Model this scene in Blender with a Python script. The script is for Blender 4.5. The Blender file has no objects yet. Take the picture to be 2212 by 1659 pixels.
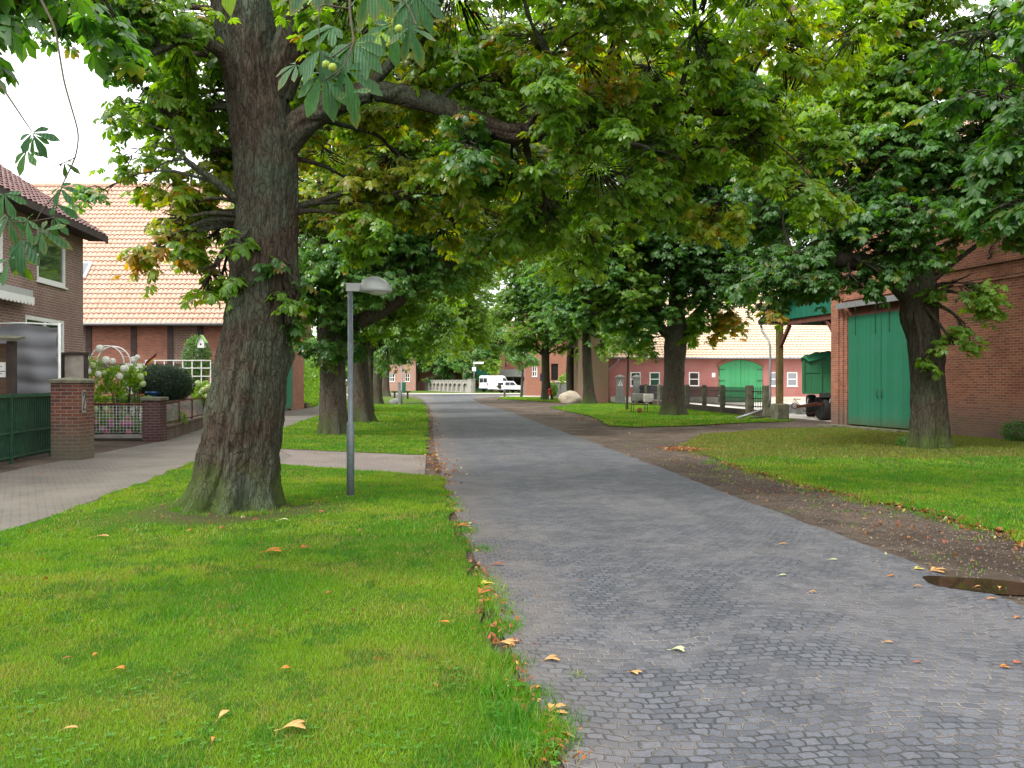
import bpy, math, random
import numpy as np
from mathutils import Vector, Matrix
R = math.radians
random.seed(7); rng = np.random.default_rng(11)
scene = bpy.context.scene
# ------------------------------------------------------------------ camera, sky, sun, exposure
EYE = 1.7; F = 1841.0; CX = 1106.0; HY = 823.0
cam_d = bpy.data.cameras.new('camera'); cam = bpy.data.objects.new('camera', cam_d)
scene.collection.objects.link(cam); scene.camera = cam
cam.location = (0, 0, EYE); cam.rotation_euler = (R(89.8), 0, 0)
cam_d.sensor_width = 36; cam_d.lens = 36 * F / 2212; cam_d.clip_end = 2000; cam_d.clip_start = 0.05
SUN_EL, SUN_AZ = R(52), R(232)          # azimuth clockwise from +Y: behind the camera, to the left
w = bpy.data.worlds.new('World'); scene.world = w; w.use_nodes = True
wn = w.node_tree.nodes; wl = w.node_tree.links; wn.clear()
sky = wn.new('ShaderNodeTexSky'); sky.sky_type = 'NISHITA'; sky.sun_disc = False
sky.sun_elevation = SUN_EL; sky.sun_rotation = SUN_AZ; sky.air_density = 1.0; sky.dust_density = 4.0
hs = wn.new('ShaderNodeHueSaturation'); hs.inputs['Saturation'].default_value = 0.12
mx = wn.new('ShaderNodeMix'); mx.data_type = 'RGBA'; mx.inputs[0].default_value = 0.75
mx.inputs[7].default_value = (11.5, 11.7, 11.9, 1)     # an even layer of cloud
bg = wn.new('ShaderNodeBackground'); bg.inputs['Strength'].default_value = 0.12
wo = wn.new('ShaderNodeOutputWorld')
wl.new(sky.outputs[0], hs.inputs['Color']); wl.new(hs.outputs[0], mx.inputs[6]); wl.new(mx.outputs[2], bg.inputs['Color']); wl.new(bg.outputs[0], wo.inputs[0])
sd = bpy.data.lights.new('sun', 'SUN'); sd.energy = 1.5; sd.angle = R(14); sd.color = (1, .95, .88)
so = bpy.data.objects.new('sun', sd); scene.collection.objects.link(so)
so.rotation_euler = (R(90) - SUN_EL, 0, math.pi - SUN_AZ)
scene.view_settings.view_transform = 'Standard'; scene.view_settings.look = 'None'
scene.view_settings.exposure = 1.17; scene.view_settings.gamma = 1
scene.render.engine = 'CYCLES'
try:
    scene.cycles.max_bounces = 7; scene.cycles.diffuse_bounces = 4; scene.cycles.transmission_bounces = 4
    scene.cycles.glossy_bounces = 3; scene.cycles.caustics_reflective = False; scene.cycles.caustics_refractive = False
except Exception: pass
# ------------------------------------------------------------------ measuring helpers
def at(x, y, Y):      # photograph position -> world point at distance Y
    return Vector(((x - CX) * Y / F, Y, EYE + (HY - y) * Y / F))
def g(x, y):          # photograph position -> point on level ground
    Y = F * EYE / (y - HY)
    return ((x - CX) * Y / F, Y)
# ------------------------------------------------------------------ noise in numpy
def _h(ix, iy, iz, s):
    n = (ix * 374761393 + iy * 668265263 + iz * 2147483647 + s * 974634777) & 0xffffffff
    n = ((n ^ (n >> 13)) * 1274126177) & 0xffffffff
    n = ((n ^ (n >> 15)) * 2246822519) & 0xffffffff
    return ((n ^ (n >> 16)) & 0xffffff) / float(0xffffff)
def vnoise(x, y, z=None, s=0):
    x = np.asarray(x, float); y = np.asarray(y, float); z = np.zeros_like(x) if z is None else np.asarray(z, float)
    fx, fy, fz = np.floor(x), np.floor(y), np.floor(z)
    ix, iy, iz = fx.astype(np.int64), fy.astype(np.int64), fz.astype(np.int64)
    u, v, t = x - fx, y - fy, z - fz
    u = u*u*(3-2*u); v = v*v*(3-2*v); t = t*t*(3-2*t)
    r = 0
    for dx in (0, 1):
        for dy in (0, 1):
            for dz in (0, 1):
                r = r + _h(ix+dx, iy+dy, iz+dz, s) * (u if dx else 1-u) * (v if dy else 1-v) * (t if dz else 1-t)
    return r
def fbm(x, y, z=None, s=0, o=4):
    r = 0; a = .5; k = 1.0
    for i in range(o):
        r = r + a * vnoise(np.asarray(x)*k, np.asarray(y)*k, None if z is None else np.asarray(z)*k, s+i); a *= .5; k *= 2.03
    return r / (1 - .5**o)
# ------------------------------------------------------------------ object helpers
C = scene.collection
def tag(o, label=None, cat=None, group=None, kind=None):
    if label: o['label'] = label
    if cat: o['category'] = cat
    if group: o['group'] = group
    if kind: o['kind'] = kind
    return o
def thing(name, label, cat, loc=(0,0,0), rz=0, group=None):
    o = bpy.data.objects.new(name, None); C.objects.link(o); o.location = loc; o.rotation_euler = (0,0,rz)
    o.empty_display_size = .2
    return tag(o, label, cat, group)
def link(name, me, mat=None, parent=None, label=None):
    o = bpy.data.objects.new(name, me); C.objects.link(o)
    if mat is not None and not me.materials: me.materials.append(mat)
    if parent is not None: o.parent = parent
    if label: o['label'] = label
    return o
def npmesh(name, co, quads=None, tris=None, col=None, smooth=False):
    me = bpy.data.meshes.new(name); co = np.asarray(co, np.float32).reshape(-1, 3)
    q = np.zeros((0,4), np.int32) if quads is None else np.asarray(quads, np.int32).reshape(-1,4)
    t = np.zeros((0,3), np.int32) if tris is None else np.asarray(tris, np.int32).reshape(-1,3)
    me.vertices.add(len(co)); me.vertices.foreach_set('co', co.ravel())
    lp = np.concatenate([q.ravel(), t.ravel()]); me.loops.add(len(lp)); me.loops.foreach_set('vertex_index', lp)
    n = len(q) + len(t); me.polygons.add(n)
    st = np.concatenate([np.arange(len(q))*4, len(q)*4 + np.arange(len(t))*3]).astype(np.int32)
    me.polygons.foreach_set('loop_start', st)
    me.polygons.foreach_set('use_smooth', np.full(n, smooth))
    me.update(calc_edges=True)
    if col is not None:
        a = me.color_attributes.new('tint', 'FLOAT_COLOR', 'POINT')
        c = np.ones((len(co), 4), np.float32); c[:, :3] = col; a.data.foreach_set('color', c.ravel())
    return me
class MB:
    def __init__(s): s.v = []; s.f = []; s.sm = []
    def add(s, vs, fs, sm=False, M=None):
        b = len(s.v)
        for p in vs:
            p = Vector(p); s.v.append(tuple(M @ p) if M is not None else tuple(p))
        for f in fs: s.f.append([b+i for i in f]); s.sm.append(sm)
        return s
    def box(s, x0, x1, y0, y1, z0, z1, M=None, bev=0):
        if bev:
            # chamfered vertical edges and top
            b = bev; P = [(x0+b,y0),(x1-b,y0),(x1,y0+b),(x1,y1-b),(x1-b,y1),(x0+b,y1),(x0,y1-b),(x0,y0+b)]
            n = 8; cx, cy = (x0+x1)/2, (y0+y1)/2
            vs = [(x,y,z0) for x,y in P] + [(x,y,z1-b) for x,y in P] + [(x+(b if x<cx else -b), y+(b if y<cy else -b), z1) for x,y in P]
            fs = [[i,(i+1)%n,n+(i+1)%n,n+i] for i in range(n)] + [[n+i,n+(i+1)%n,2*n+(i+1)%n,2*n+i] for i in range(n)] + [list(range(2*n,3*n)), list(range(n))[::-1]]
            return s.add(vs, fs, False, M)
        vs = [(x0,y0,z0),(x1,y0,z0),(x1,y1,z0),(x0,y1,z0),(x0,y0,z1),(x1,y0,z1),(x1,y1,z1),(x0,y1,z1)]
        return s.add(vs, [[3,2,1,0],[4,5,6,7],[0,1,5,4],[1,2,6,5],[2,3,7,6],[3,0,4,7]], False, M)
    def bar(s, a, b, w, h=None, up=(0,0,1)):
        a = Vector(a); b = Vector(b); h = h or w; d = (b-a); L = d.length; d.normalize()
        u = Vector(up); sx = d.cross(u)
        if sx.length < 1e-3: sx = d.cross(Vector((1,0,0)))
        sx.normalize(); u = sx.cross(d).normalized()
        vs = []
        for p in (a, b):
            for i, j in ((-1,-1),(1,-1),(1,1),(-1,1)): vs.append(p + sx*i*w/2 + u*j*h/2)
        return s.add(vs, [[3,2,1,0],[4,5,6,7],[0,1,5,4],[1,2,6,5],[2,3,7,6],[3,0,4,7]])
    def tube(s, pts, rad, n=10, cap=True, sm=True):
        pts = [Vector(p) for p in pts]
        if not hasattr(rad, '__len__'): rad = [rad]*len(pts)
        vs = []; prev = None
        for i, p in enumerate(pts):
            d = (pts[min(i+1,len(pts)-1)] - pts[max(i-1,0)]).normalized()
            if prev is None:
                a = d.orthogonal().normalized()
            else:
                a = (prev - d*prev.dot(d)).normalized()
            prev = a; b = d.cross(a)
            for k in range(n):
                t = 2*math.pi*k/n; vs.append(p + (a*math.cos(t)+b*math.sin(t))*rad[i])
        fs = []
        for i in range(len(pts)-1):
            for k in range(n): fs.append([i*n+k, i*n+(k+1)%n, (i+1)*n+(k+1)%n, (i+1)*n+k])
        s.add(vs, fs, sm)
        if cap:
            b = len(s.v) - len(vs)
            s.f.append([b+k for k in range(n)][::-1]); s.sm.append(False)
            s.f.append([b+(len(pts)-1)*n+k for k in range(n)]); s.sm.append(False)
        return s
    def lathe(s, prof, n=16, c=(0,0,0), M=None, sm=True):
        vs = []; fs = []
        for r, z in prof:
            for k in range(n):
                t = 2*math.pi*k/n; vs.append((c[0]+r*math.cos(t), c[1]+r*math.sin(t), c[2]+z))
        for i in range(len(prof)-1):
            for k in range(n): fs.append([i*n+k, i*n+(k+1)%n, (i+1)*n+(k+1)%n, (i+1)*n+k])
        if prof[0][0] > 1e-4: fs.append([k for k in range(n)][::-1])
        if prof[-1][0] > 1e-4: fs.append([(len(prof)-1)*n+k for k in range(n)])
        return s.add(vs, fs, sm, M)
    def prism(s, poly, d0, d1, M=None, axis='y', sm=False):
        # poly in (a,b) extruded along axis between d0 and d1
        def P(a, b, d): return (a, d, b) if axis == 'y' else ((d, a, b) if axis == 'x' else (a, b, d))
        n = len(poly); vs = [P(a,b,d0) for a,b in poly] + [P(a,b,d1) for a,b in poly]
        fs = [list(range(n)), list(range(n,2*n))[::-1]] + [[i,n+i,n+(i+1)%n,(i+1)%n] for i in range(n)]
        return s.add(vs, fs, sm, M)
    def build(s, name, mat, parent=None, label=None, fix=True):
        me = bpy.data.meshes.new(name); me.from_pydata(s.v, [], s.f)
        me.polygons.foreach_set('use_smooth', s.sm); me.update()
        if fix:
            import bmesh
            bm = bmesh.new(); bm.from_mesh(me); bmesh.ops.recalc_face_normals(bm, faces=bm.faces[:]); bm.to_mesh(me); bm.free()
        return link(name, me, mat, parent, label)
def wall(mb, o, u, n, L, H, holes=(), dep=.18):
    """wall face from o along u, height H, outward normal n, with rectangular holes (a0,a1,z0,z1) and reveals"""
    o = Vector(o); u = Vector(u); n = Vector(n); Z = Vector((0,0,1))
    us = sorted({0, L} | {h[0] for h in holes} | {h[1] for h in holes}); zs = sorted({0, H} | {h[2] for h in holes} | {h[3] for h in holes})
    for i in range(len(us)-1):
        for j in range(len(zs)-1):
            cu, cz = (us[i]+us[i+1])/2, (zs[j]+zs[j+1])/2
            if any(h[0] < cu < h[1] and h[2] < cz < h[3] for h in holes): continue
            mb.add([o+u*a+Z*b for a,b in ((us[i],zs[j]),(us[i+1],zs[j]),(us[i+1],zs[j+1]),(us[i],zs[j+1]))], [[0,1,2,3]])
    for a0,a1,z0,z1 in holes:
        c = [(a0,z0),(a1,z0),(a1,z1),(a0,z1)]
        for k in range(4):
            p, q = c[k], c[(k+1)%4]
            mb.add([o+u*p[0]+Z*p[1], o+u*q[0]+Z*q[1], o+u*q[0]+Z*q[1]-n*dep, o+u*p[0]+Z*p[1]-n*dep], [[0,1,2,3]])
# ------------------------------------------------------------------ materials
class NT:
    def __init__(s, name):
        s.m = bpy.data.materials.new(name); s.m.use_nodes = True; s.t = s.m.node_tree; s.t.nodes.clear()
        s.out = s.n('ShaderNodeOutputMaterial')
    def n(s, ty, **k):
        nd = s.t.nodes.new(ty)
        for a, b in k.items(): setattr(nd, a, b)
        return nd
    def l(s, a, b): s.t.links.new(a, b)
    def coord(s, kind='Object', scale=(1,1,1)):
        tc = s.n('ShaderNodeTexCoord'); mp = s.n('ShaderNodeMapping'); mp.inputs['Scale'].default_value = scale
        s.l(tc.outputs[kind], mp.inputs[0]); return mp.outputs[0]
    def noise(s, v, sc, det=4, rough=.55, dist=0):
        nd = s.n('ShaderNodeTexNoise'); nd.inputs['Scale'].default_value = sc; nd.inputs['Detail'].default_value = det
        nd.inputs['Roughness'].default_value = rough; nd.inputs['Distortion'].default_value = dist; s.l(v, nd.inputs['Vector']); return nd.outputs[0]
    def ramp(s, f, stops, interp='LINEAR'):
        r = s.n('ShaderNodeValToRGB'); r.color_ramp.interpolation = interp; el = r.color_ramp.elements
        while len(el) < len(stops): el.new(.5)
        for e, (p, c) in zip(el, stops):
            e.position = p; e.color = (c if hasattr(c, '__len__') else (c,c,c)) + ((1,) if not hasattr(c,'__len__') or len(c) == 3 else ())
        s.l(f, r.inputs[0]); return r.outputs[0]
    def mix(s, f, a, b, mode='MIX'):
        m = s.n('ShaderNodeMix', data_type='RGBA', blend_type=mode)
        for i, x in ((0, f), (6, a), (7, b)):
            if hasattr(x, 'links'): s.l(x, m.inputs[i])
            elif i == 0: m.inputs[0].default_value = x
            else: m.inputs[i].default_value = tuple(x) + (1,) if len(x) == 3 else x
        return m.outputs[2]
    def math(s, op, a, b=None, c=None):
        m = s.n('ShaderNodeMath', operation=op)
        for i, x in enumerate((a, b, c)):
            if x is None: continue
            if hasattr(x, 'links'): s.l(x, m.inputs[i])
            else: m.inputs[i].default_value = x
        return m.outputs[0]
    def bump(s, h, strength=.5, dist=.02, nrm=None):
        b = s.n('ShaderNodeBump'); b.inputs['Strength'].default_value = strength; b.inputs['Distance'].default_value = dist
        s.l(h, b.inputs['Height'])
        if nrm is not None: s.l(nrm, b.inputs['Normal'])
        return b.outputs[0]
    def bsdf(s, col, rough=.8, nrm=None, metal=0, spec=.3, **k):
        p = s.n('ShaderNodeBsdfPrincipled')
        if hasattr(col, 'links'): s.l(col, p.inputs['Base Color'])
        else: p.inputs['Base Color'].default_value = tuple(col)+(1,)
        if hasattr(rough, 'links'): s.l(rough, p.inputs['Roughness'])
        else: p.inputs['Roughness'].default_value = rough
        p.inputs['Metallic'].default_value = metal; p.inputs['Specular IOR Level'].default_value = spec
        if nrm is not None: s.l(nrm, p.inputs['Normal'])
        for a, b in k.items(): p.inputs[a].default_value = b
        s.l(p.outputs[0], s.out.inputs[0]); return p
def plain(name, col, rough=.6, metal=0, spec=.3, var=.18, sc=6, bump=.15):
    t = NT(name); v = t.coord(); f = t.noise(v, sc, 5); f2 = t.noise(v, sc*7, 3)
    lo = tuple(c*(1-var) for c in col); hi = tuple(min(1, c*(1+var)) for c in col)
    c = t.mix(t.ramp(f, [(.3,0.),(.7,1.)]), lo, hi)
    t.bsdf(c, rough, t.bump(f2, bump, .01), metal, spec); return t.m
def brick(name, c1, c2, mort, bw=.25, bh=.0775, grime=None, off=.5, msize=.012, dirt_h=None, extra=None, bumpk=.6):
    t = NT(name); tc = t.n('ShaderNodeTexCoord'); sp = t.n('ShaderNodeSeparateXYZ'); t.l(tc.outputs['Object'], sp.inputs[0])
    cb = t.n('ShaderNodeCombineXYZ'); t.l(t.math('ADD', sp.outputs[0], sp.outputs[1]), cb.inputs[0]); t.l(sp.outputs[2], cb.inputs[1])
    wob = t.noise(tc.outputs['Object'], 3, 2)
    b = t.n('ShaderNodeTexBrick'); b.offset = off; b.inputs['Scale'].default_value = 1
    b.inputs['Brick Width'].default_value = bw; b.inputs['Row Height'].default_value = bh; b.inputs['Mortar Size'].default_value = msize
    b.inputs['Mortar Smooth'].default_value = .3; b.inputs['Bias'].default_value = 0
    b.inputs['Color1'].default_value = c1+(1,); b.inputs['Color2'].default_value = c2+(1,); b.inputs['Mortar'].default_value = mort+(1,)
    t.l(cb.outputs[0], b.inputs['Vector'])
    big = t.noise(tc.outputs['Object'], .7, 6, .65); sm = t.noise(tc.outputs['Object'], 14, 4)
    c = t.mix(t.ramp(big, [(.35,0.),(.7,.65)]), b.outputs[0], grime or tuple(x*.45 for x in c1))
    c = t.mix(.5, c, t.ramp(sm, [(.2,.55),(.8,1.)]), 'MULTIPLY')
    if dirt_h:      # damp, algae-stained base of the wall
        zf = t.math('ADD', t.math('DIVIDE', sp.outputs[2], dirt_h), t.math('MULTIPLY', t.math('SUBTRACT', big, .5), 1.6))
        c = t.mix(t.ramp(zf, [(.2,.75),(1.,0.)]), c, extra or (.09,.085,.07))
    h = t.math('SUBTRACT', t.math('MULTIPLY', sm, .35), b.outputs[1])
    t.bsdf(c, .9, t.bump(h, bumpk, .02), spec=.15); return t.m
M = {}
M['brick_red']  = brick('red_barn_brick', (.54,.19,.1), (.28,.092,.055), (.45,.33,.26), dirt_h=1.4, grime=(.16,.06,.04), extra=(.12,.1,.08))
M['brick_brown']= brick('brown_house_brick', (.36,.21,.175), (.26,.155,.13), (.52,.45,.4), bh=.075, grime=(.2,.12,.1), msize=.011)
M['brick_old']  = brick('old_infill_brick', (.48,.17,.1), (.28,.1,.065), (.3,.22,.17), grime=(.2,.1,.07))
M['brick_dark'] = brick('grey_infill_brick', (.24,.13,.09), (.15,.085,.065), (.42,.34,.28), grime=(.13,.08,.06))
M['brick_pillar'] = brick('pillar_brick', (.27,.085,.05), (.12,.045,.035), (.27,.22,.18), dirt_h=.9, extra=(.12,.125,.09), grime=(.07,.05,.045))
M['brick_purple'] = brick('purple_clinker', (.115,.06,.058), (.085,.045,.045), (.2,.15,.13))
M['brick_paint'] = brick('red_painted_brick', (.42,.155,.145), (.38,.14,.13), (.35,.13,.12), grime=(.44,.24,.2), bumpk=.3)
M['brick_far']  = brick('far_brick', (.42,.17,.1), (.32,.12,.08), (.36,.24,.18), grime=(.3,.14,.1))
M['brick_tan']  = brick('weathered_gable_brick', (.28,.17,.1), (.22,.13,.08), (.3,.24,.16), dirt_h=1.8, extra=(.3,.16,.12), grime=(.24,.2,.12))
def tiles(name, a, b, dirt):
    t = NT(name); v = t.coord(); 
    f = t.noise(v, 1.1, 5, .6); f2 = t.noise(v, 22, 3)
    vo = t.n('ShaderNodeTexVoronoi'); vo.inputs['Scale'].default_value = 3.6; t.l(v, vo.inputs['Vector'])
    sp = t.n('ShaderNodeSeparateColor'); t.l(vo.outputs['Color'], sp.inputs[0])
    c = t.mix(sp.outputs[0], a, b); c = t.mix(t.ramp(f, [(.45,0.),(.8,.6)]), c, dirt)
    t.bsdf(c, .75, t.bump(f2, .25, .01), spec=.25); return t.m
M['tile_orange'] = tiles('orange_pantile', (.6,.4,.3), (.54,.33,.24), (.5,.36,.29))
M['tile_pale'] = tiles('pale_tile', (.74,.55,.38), (.69,.5,.34), (.64,.48,.36))
M['tile_dark'] = tiles('brown_violet_tile', (.16,.085,.08), (.2,.12,.11), (.3,.22,.2))
M['tile_grey'] = tiles('grey_tile', (.12,.12,.11), (.16,.15,.14), (.2,.19,.17))
M['timber'] = plain('dark_timber', (.055,.04,.034), .85, var=.35, sc=4, bump=.5)
M['timber_red'] = plain('red_brown_timber', (.13,.05,.035), .8, var=.3, sc=4, bump=.4)
M['post_wood'] = plain('mossy_post_timber', (.14,.1,.04), .9, var=.4, sc=2, bump=.4)
def boards(name, col, w=.12, axis=0, dirt=None, rough=.55):
    t = NT(name); tc = t.n('ShaderNodeTexCoord'); sp = t.n('ShaderNodeSeparateXYZ'); t.l(tc.outputs['Object'], sp.inputs[0])
    u = t.math('ADD', sp.outputs[0], sp.outputs[1]) if axis == 0 else sp.outputs[2]
    fr = t.math('FRACT', t.math('DIVIDE', u, w)); cell = t.math('FLOOR', t.math('DIVIDE', u, w))
    wn_ = t.n('ShaderNodeTexWhiteNoise', noise_dimensions='1D'); t.l(cell, wn_.inputs['W'])
    v = t.coord('Object', (14,14,1.2) if axis == 0 else (1.2,1.2,14)); gr = t.noise(v, 2, 5, .6)
    big = t.noise(tc.outputs['Object'], .9, 5, .6)
    val = t.math('ADD', t.math('MULTIPLY', wn_.outputs[0], .22), t.math('ADD', t.math('MULTIPLY', gr, .3), .72))
    c = t.n('ShaderNodeVectorMath', operation='SCALE'); c.inputs[0].default_value = col; t.l(val, c.inputs['Scale'])
    cc = t.mix(t.ramp(big, [(.5,0.),(.75,.4)]), c.outputs[0], dirt or tuple(x*.7+.02 for x in col))
    if axis == 0:      # splash dirt at the foot, rain streaks
        zf = t.math('ADD', sp.outputs[2], t.math('MULTIPLY', t.math('SUBTRACT', gr, .5), .5)); cc = t.mix(t.ramp(zf, [(.12,.7),(.5,0.)]), cc, (.075,.085,.045))
    groove = t.ramp(fr, [(0,0.),(.05,1.),(.95,1.),(1,0.)])
    t.bsdf(cc, rough, t.bump(t.math('ADD', groove, t.math('MULTIPLY', gr, .25)), .7, .012)); return t.m
M['green_door'] = boards('green_painted_boards', (.018,.15,.08), dirt=(.05,.17,.12))
M['green_bright'] = boards('bright_green_boards', (.045,.27,.105), dirt=(.1,.32,.17))
M['green_clad'] = boards('green_cladding', (.018,.15,.095), w=.18)
M['old_planks'] = boards('weathered_planks', (.11,.07,.045), w=.11, axis=1, rough=.9)
M['green_paint'] = plain('dark_green_metal', (.02,.07,.035), .5, spec=.4, var=.3)
M['green_body'] = boards('green_trailer_steel', (.03,.17,.07), w=.4, rough=.5)
M['green_tarp'] = plain('green_tarpaulin', (.03,.2,.1), .55, var=.25, sc=3, bump=.5)
M['white'] = plain('white_paint', (.78,.78,.76), .45, var=.06)
M['white_car'] = plain('white_car_paint', (.8,.81,.83), .25, spec=.5, var=.02, bump=0)
M['black'] = plain('black_rubber', (.02,.02,.02), .8)
M['dark_metal'] = plain('dark_metal', (.05,.05,.05), .5, metal=.6)
M['rust'] = plain('rusty_steel', (.12,.045,.025), .85, var=.4)
M['concrete'] = plain('grey_concrete', (.3,.28,.25), .9, var=.25, sc=3, bump=.5)
M['concrete_moss'] = plain('mossy_concrete', (.13,.125,.085), .95, var=.45, sc=3, bump=.7)
M['plinth'] = plain('pale_plinth', (.55,.5,.42), .9, var=.2, sc=2)
M['galv'] = plain('galvanised_steel', (.19,.215,.245), .5, metal=.35, spec=.5, var=.16, sc=18, bump=.08)
M['zinc'] = plain('zinc_gutter', (.3,.3,.31), .5, metal=.5, var=.15)
M['lamp_grey'] = plain('lamp_grey_paint', (.42,.43,.42), .38, spec=.5, var=.08)
M['tarp_grey'] = plain('dark_grey_tarp', (.25,.255,.27), .95, spec=.1, var=.08, sc=2, bump=.3)
M['blue'] = plain('blue_glaze', (.02,.06,.22), .3, spec=.5)
M['sign_blue'] = plain('blue_sign', (.02,.1,.5), .4)
M['terracotta'] = plain('terracotta', (.42,.14,.06), .8)
M['red'] = plain('red_paint', (.4,.03,.025), .45)
M['yellow'] = plain('yellow_paint', (.75,.5,.03), .5)
M['beige'] = plain('beige_board', (.4,.36,.3), .8)
M['paper'] = plain('white_paper', (.75,.74,.7), .8, var=.03)
M['soil'] = plain('dark_soil', (.035,.026,.018), 1, var=.4, sc=20, bump=1)
M['headlamp'] = plain('clear_headlamp', (.5,.5,.5), .15, spec=.8)
M['red_lens'] = plain('red_tail_lens', (.35,.02,.02), .25, spec=.5)
M['gap_shade'] = plain('painted_gap_shade', (.012,.01,.009), 1)  # near-black colour put in for the shade inside openings
t = NT('window_glass'); t.bsdf((.03,.035,.035), .04, spec=1.0, IOR=1.9); M['glass'] = t.m
t = NT('lamp_lens'); t.bsdf((.75,.75,.72), .2, spec=.5, **{'Transmission Weight': .3}); M['lens'] = t.m
t = NT('car_glass'); t.bsdf((.02,.025,.028), .08, spec=.35); M['car_glass'] = t.m
def stone(name, a, b, c_):
    t = NT(name); v = t.coord(); f = t.noise(v, 1.4, 6, .65); f2 = t.noise(v, 9, 5)
    t.bsdf(t.mix(t.ramp(f2, [(.4,0.),(.65,.6)]), t.mix(t.ramp(f, [(.3,0.),(.7,1.)]), a, b), c_), .9, t.bump(f2, .7, .05)); return t.m
M['boulder'] = stone('pale_granite', (.5,.42,.32), (.62,.55,.44), (.36,.29,.22))
M['rock'] = stone('grey_rock', (.25,.25,.24), (.35,.35,.33), (.15,.16,.14))
def bark(name, a, b, moss, lich, mossh=.5, sc=1.0):
    t = NT(name); v = t.coord('Object', (1,1,.25)); f = t.noise(v, 11*sc, 9, .75, 1.4)
    v2 = t.coord(); big = t.noise(v2, 1.3, 5, .6); f2 = t.noise(v2, 30, 6, .7)
    vo = t.n('ShaderNodeTexVoronoi', feature='DISTANCE_TO_EDGE'); vo.inputs['Scale'].default_value = 13*sc
    vd = t.n('ShaderNodeVectorMath', operation='ADD'); t.l(v, vd.inputs[0])
    nn = t.n('ShaderNodeTexNoise'); nn.inputs['Scale'].default_value = 6; nn.inputs['Detail'].default_value = 4; t.l(v, nn.inputs['Vector'])
    sc_ = t.n('ShaderNodeVectorMath', operation='SCALE'); sc_.inputs['Scale'].default_value = .25; t.l(nn.outputs[1], sc_.inputs[0]); t.l(sc_.outputs[0], vd.inputs[1])
    t.l(vd.outputs[0], vo.inputs['Vector'])
    crack = t.ramp(vo.outputs[0], [(0,.4),(.12,1.)])
    c = t.mix(t.ramp(f, [(.32,0.),(.66,1.)]), a, b)
    c = t.mix(t.ramp(big, [(.42,0.),(.62,.75)]), c, lich)
    c = t.mix(.6, c, t.ramp(f2, [(.25,.5),(.75,1.)]), 'MULTIPLY')
    c = t.mix(t.math('SUBTRACT', 1., crack), c, tuple(x*.35 for x in a))
    sp = t.n('ShaderNodeSeparateXYZ'); t.l(v2, sp.inputs[0])
    z = t.math('ADD', t.math('DIVIDE', sp.outputs[2], mossh), t.math('MULTIPLY', t.math('SUBTRACT', big, .5), 4.))
    c = t.mix(t.ramp(z, [(.1,.85),(1.,0.)]), c, moss)
    h = t.math('ADD', t.math('MULTIPLY', crack, .5), t.math('ADD', f, t.math('MULTIPLY', f2, .35)))
    t.bsdf(c, .95, t.bump(h, 1., .035), spec=.12); return t.m
M['bark_near'] = bark('chestnut_bark', (.042,.03,.022), (.12,.09,.066), (.07,.11,.025), (.105,.135,.092), .6, 1.5)
M['bark'] = bark('chestnut_bark_far', (.075,.055,.042), (.17,.135,.105), (.07,.1,.03), (.11,.12,.08), .6)
M['bark_dark'] = bark('dark_bark', (.05,.038,.03), (.11,.085,.062), (.055,.085,.02), (.07,.085,.05), .7)
def leafmat(name, transl=.56, gl=.1, mul=(2.6,2.35,.5)):
    t = NT(name); a = t.n('ShaderNodeAttribute', attribute_name='tint')
    d = t.n('ShaderNodeBsdfDiffuse'); tr = t.n('ShaderNodeBsdfTranslucent'); gs = t.n('ShaderNodeBsdfGlossy'); gs.inputs['Roughness'].default_value = .42
    t.l(a.outputs[0], d.inputs[0])
    h = t.n('ShaderNodeVectorMath', operation='MULTIPLY'); t.l(a.outputs[0], h.inputs[0]); h.inputs[1].default_value = mul; t.l(h.outputs[0], tr.inputs[0])
    m1 = t.n('ShaderNodeMixShader'); m1.inputs[0].default_value = transl; t.l(d.outputs[0], m1.inputs[1]); t.l(tr.outputs[0], m1.inputs[2])
    lw = t.n('ShaderNodeLayerWeight'); lw.inputs[0].default_value = .3
    m2 = t.n('ShaderNodeMixShader'); t.l(t.math('MULTIPLY_ADD', lw.outputs[0], .06, gl*.25), m2.inputs[0])
    t.l(m1.outputs[0], m2.inputs[1]); t.l(gs.outputs[0], m2.inputs[2]); t.l(m2.outputs[0], t.out.inputs[0]); return t.m
M['leaf'] = leafmat('chestnut_leaf'); M['grass_blade'] = leafmat('grass_blade', .35, .06)
M['petal'] = leafmat('petal', .12, .02, (1,1,1))
M['litter'] = leafmat('dry_leaf', .2, .05)
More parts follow.
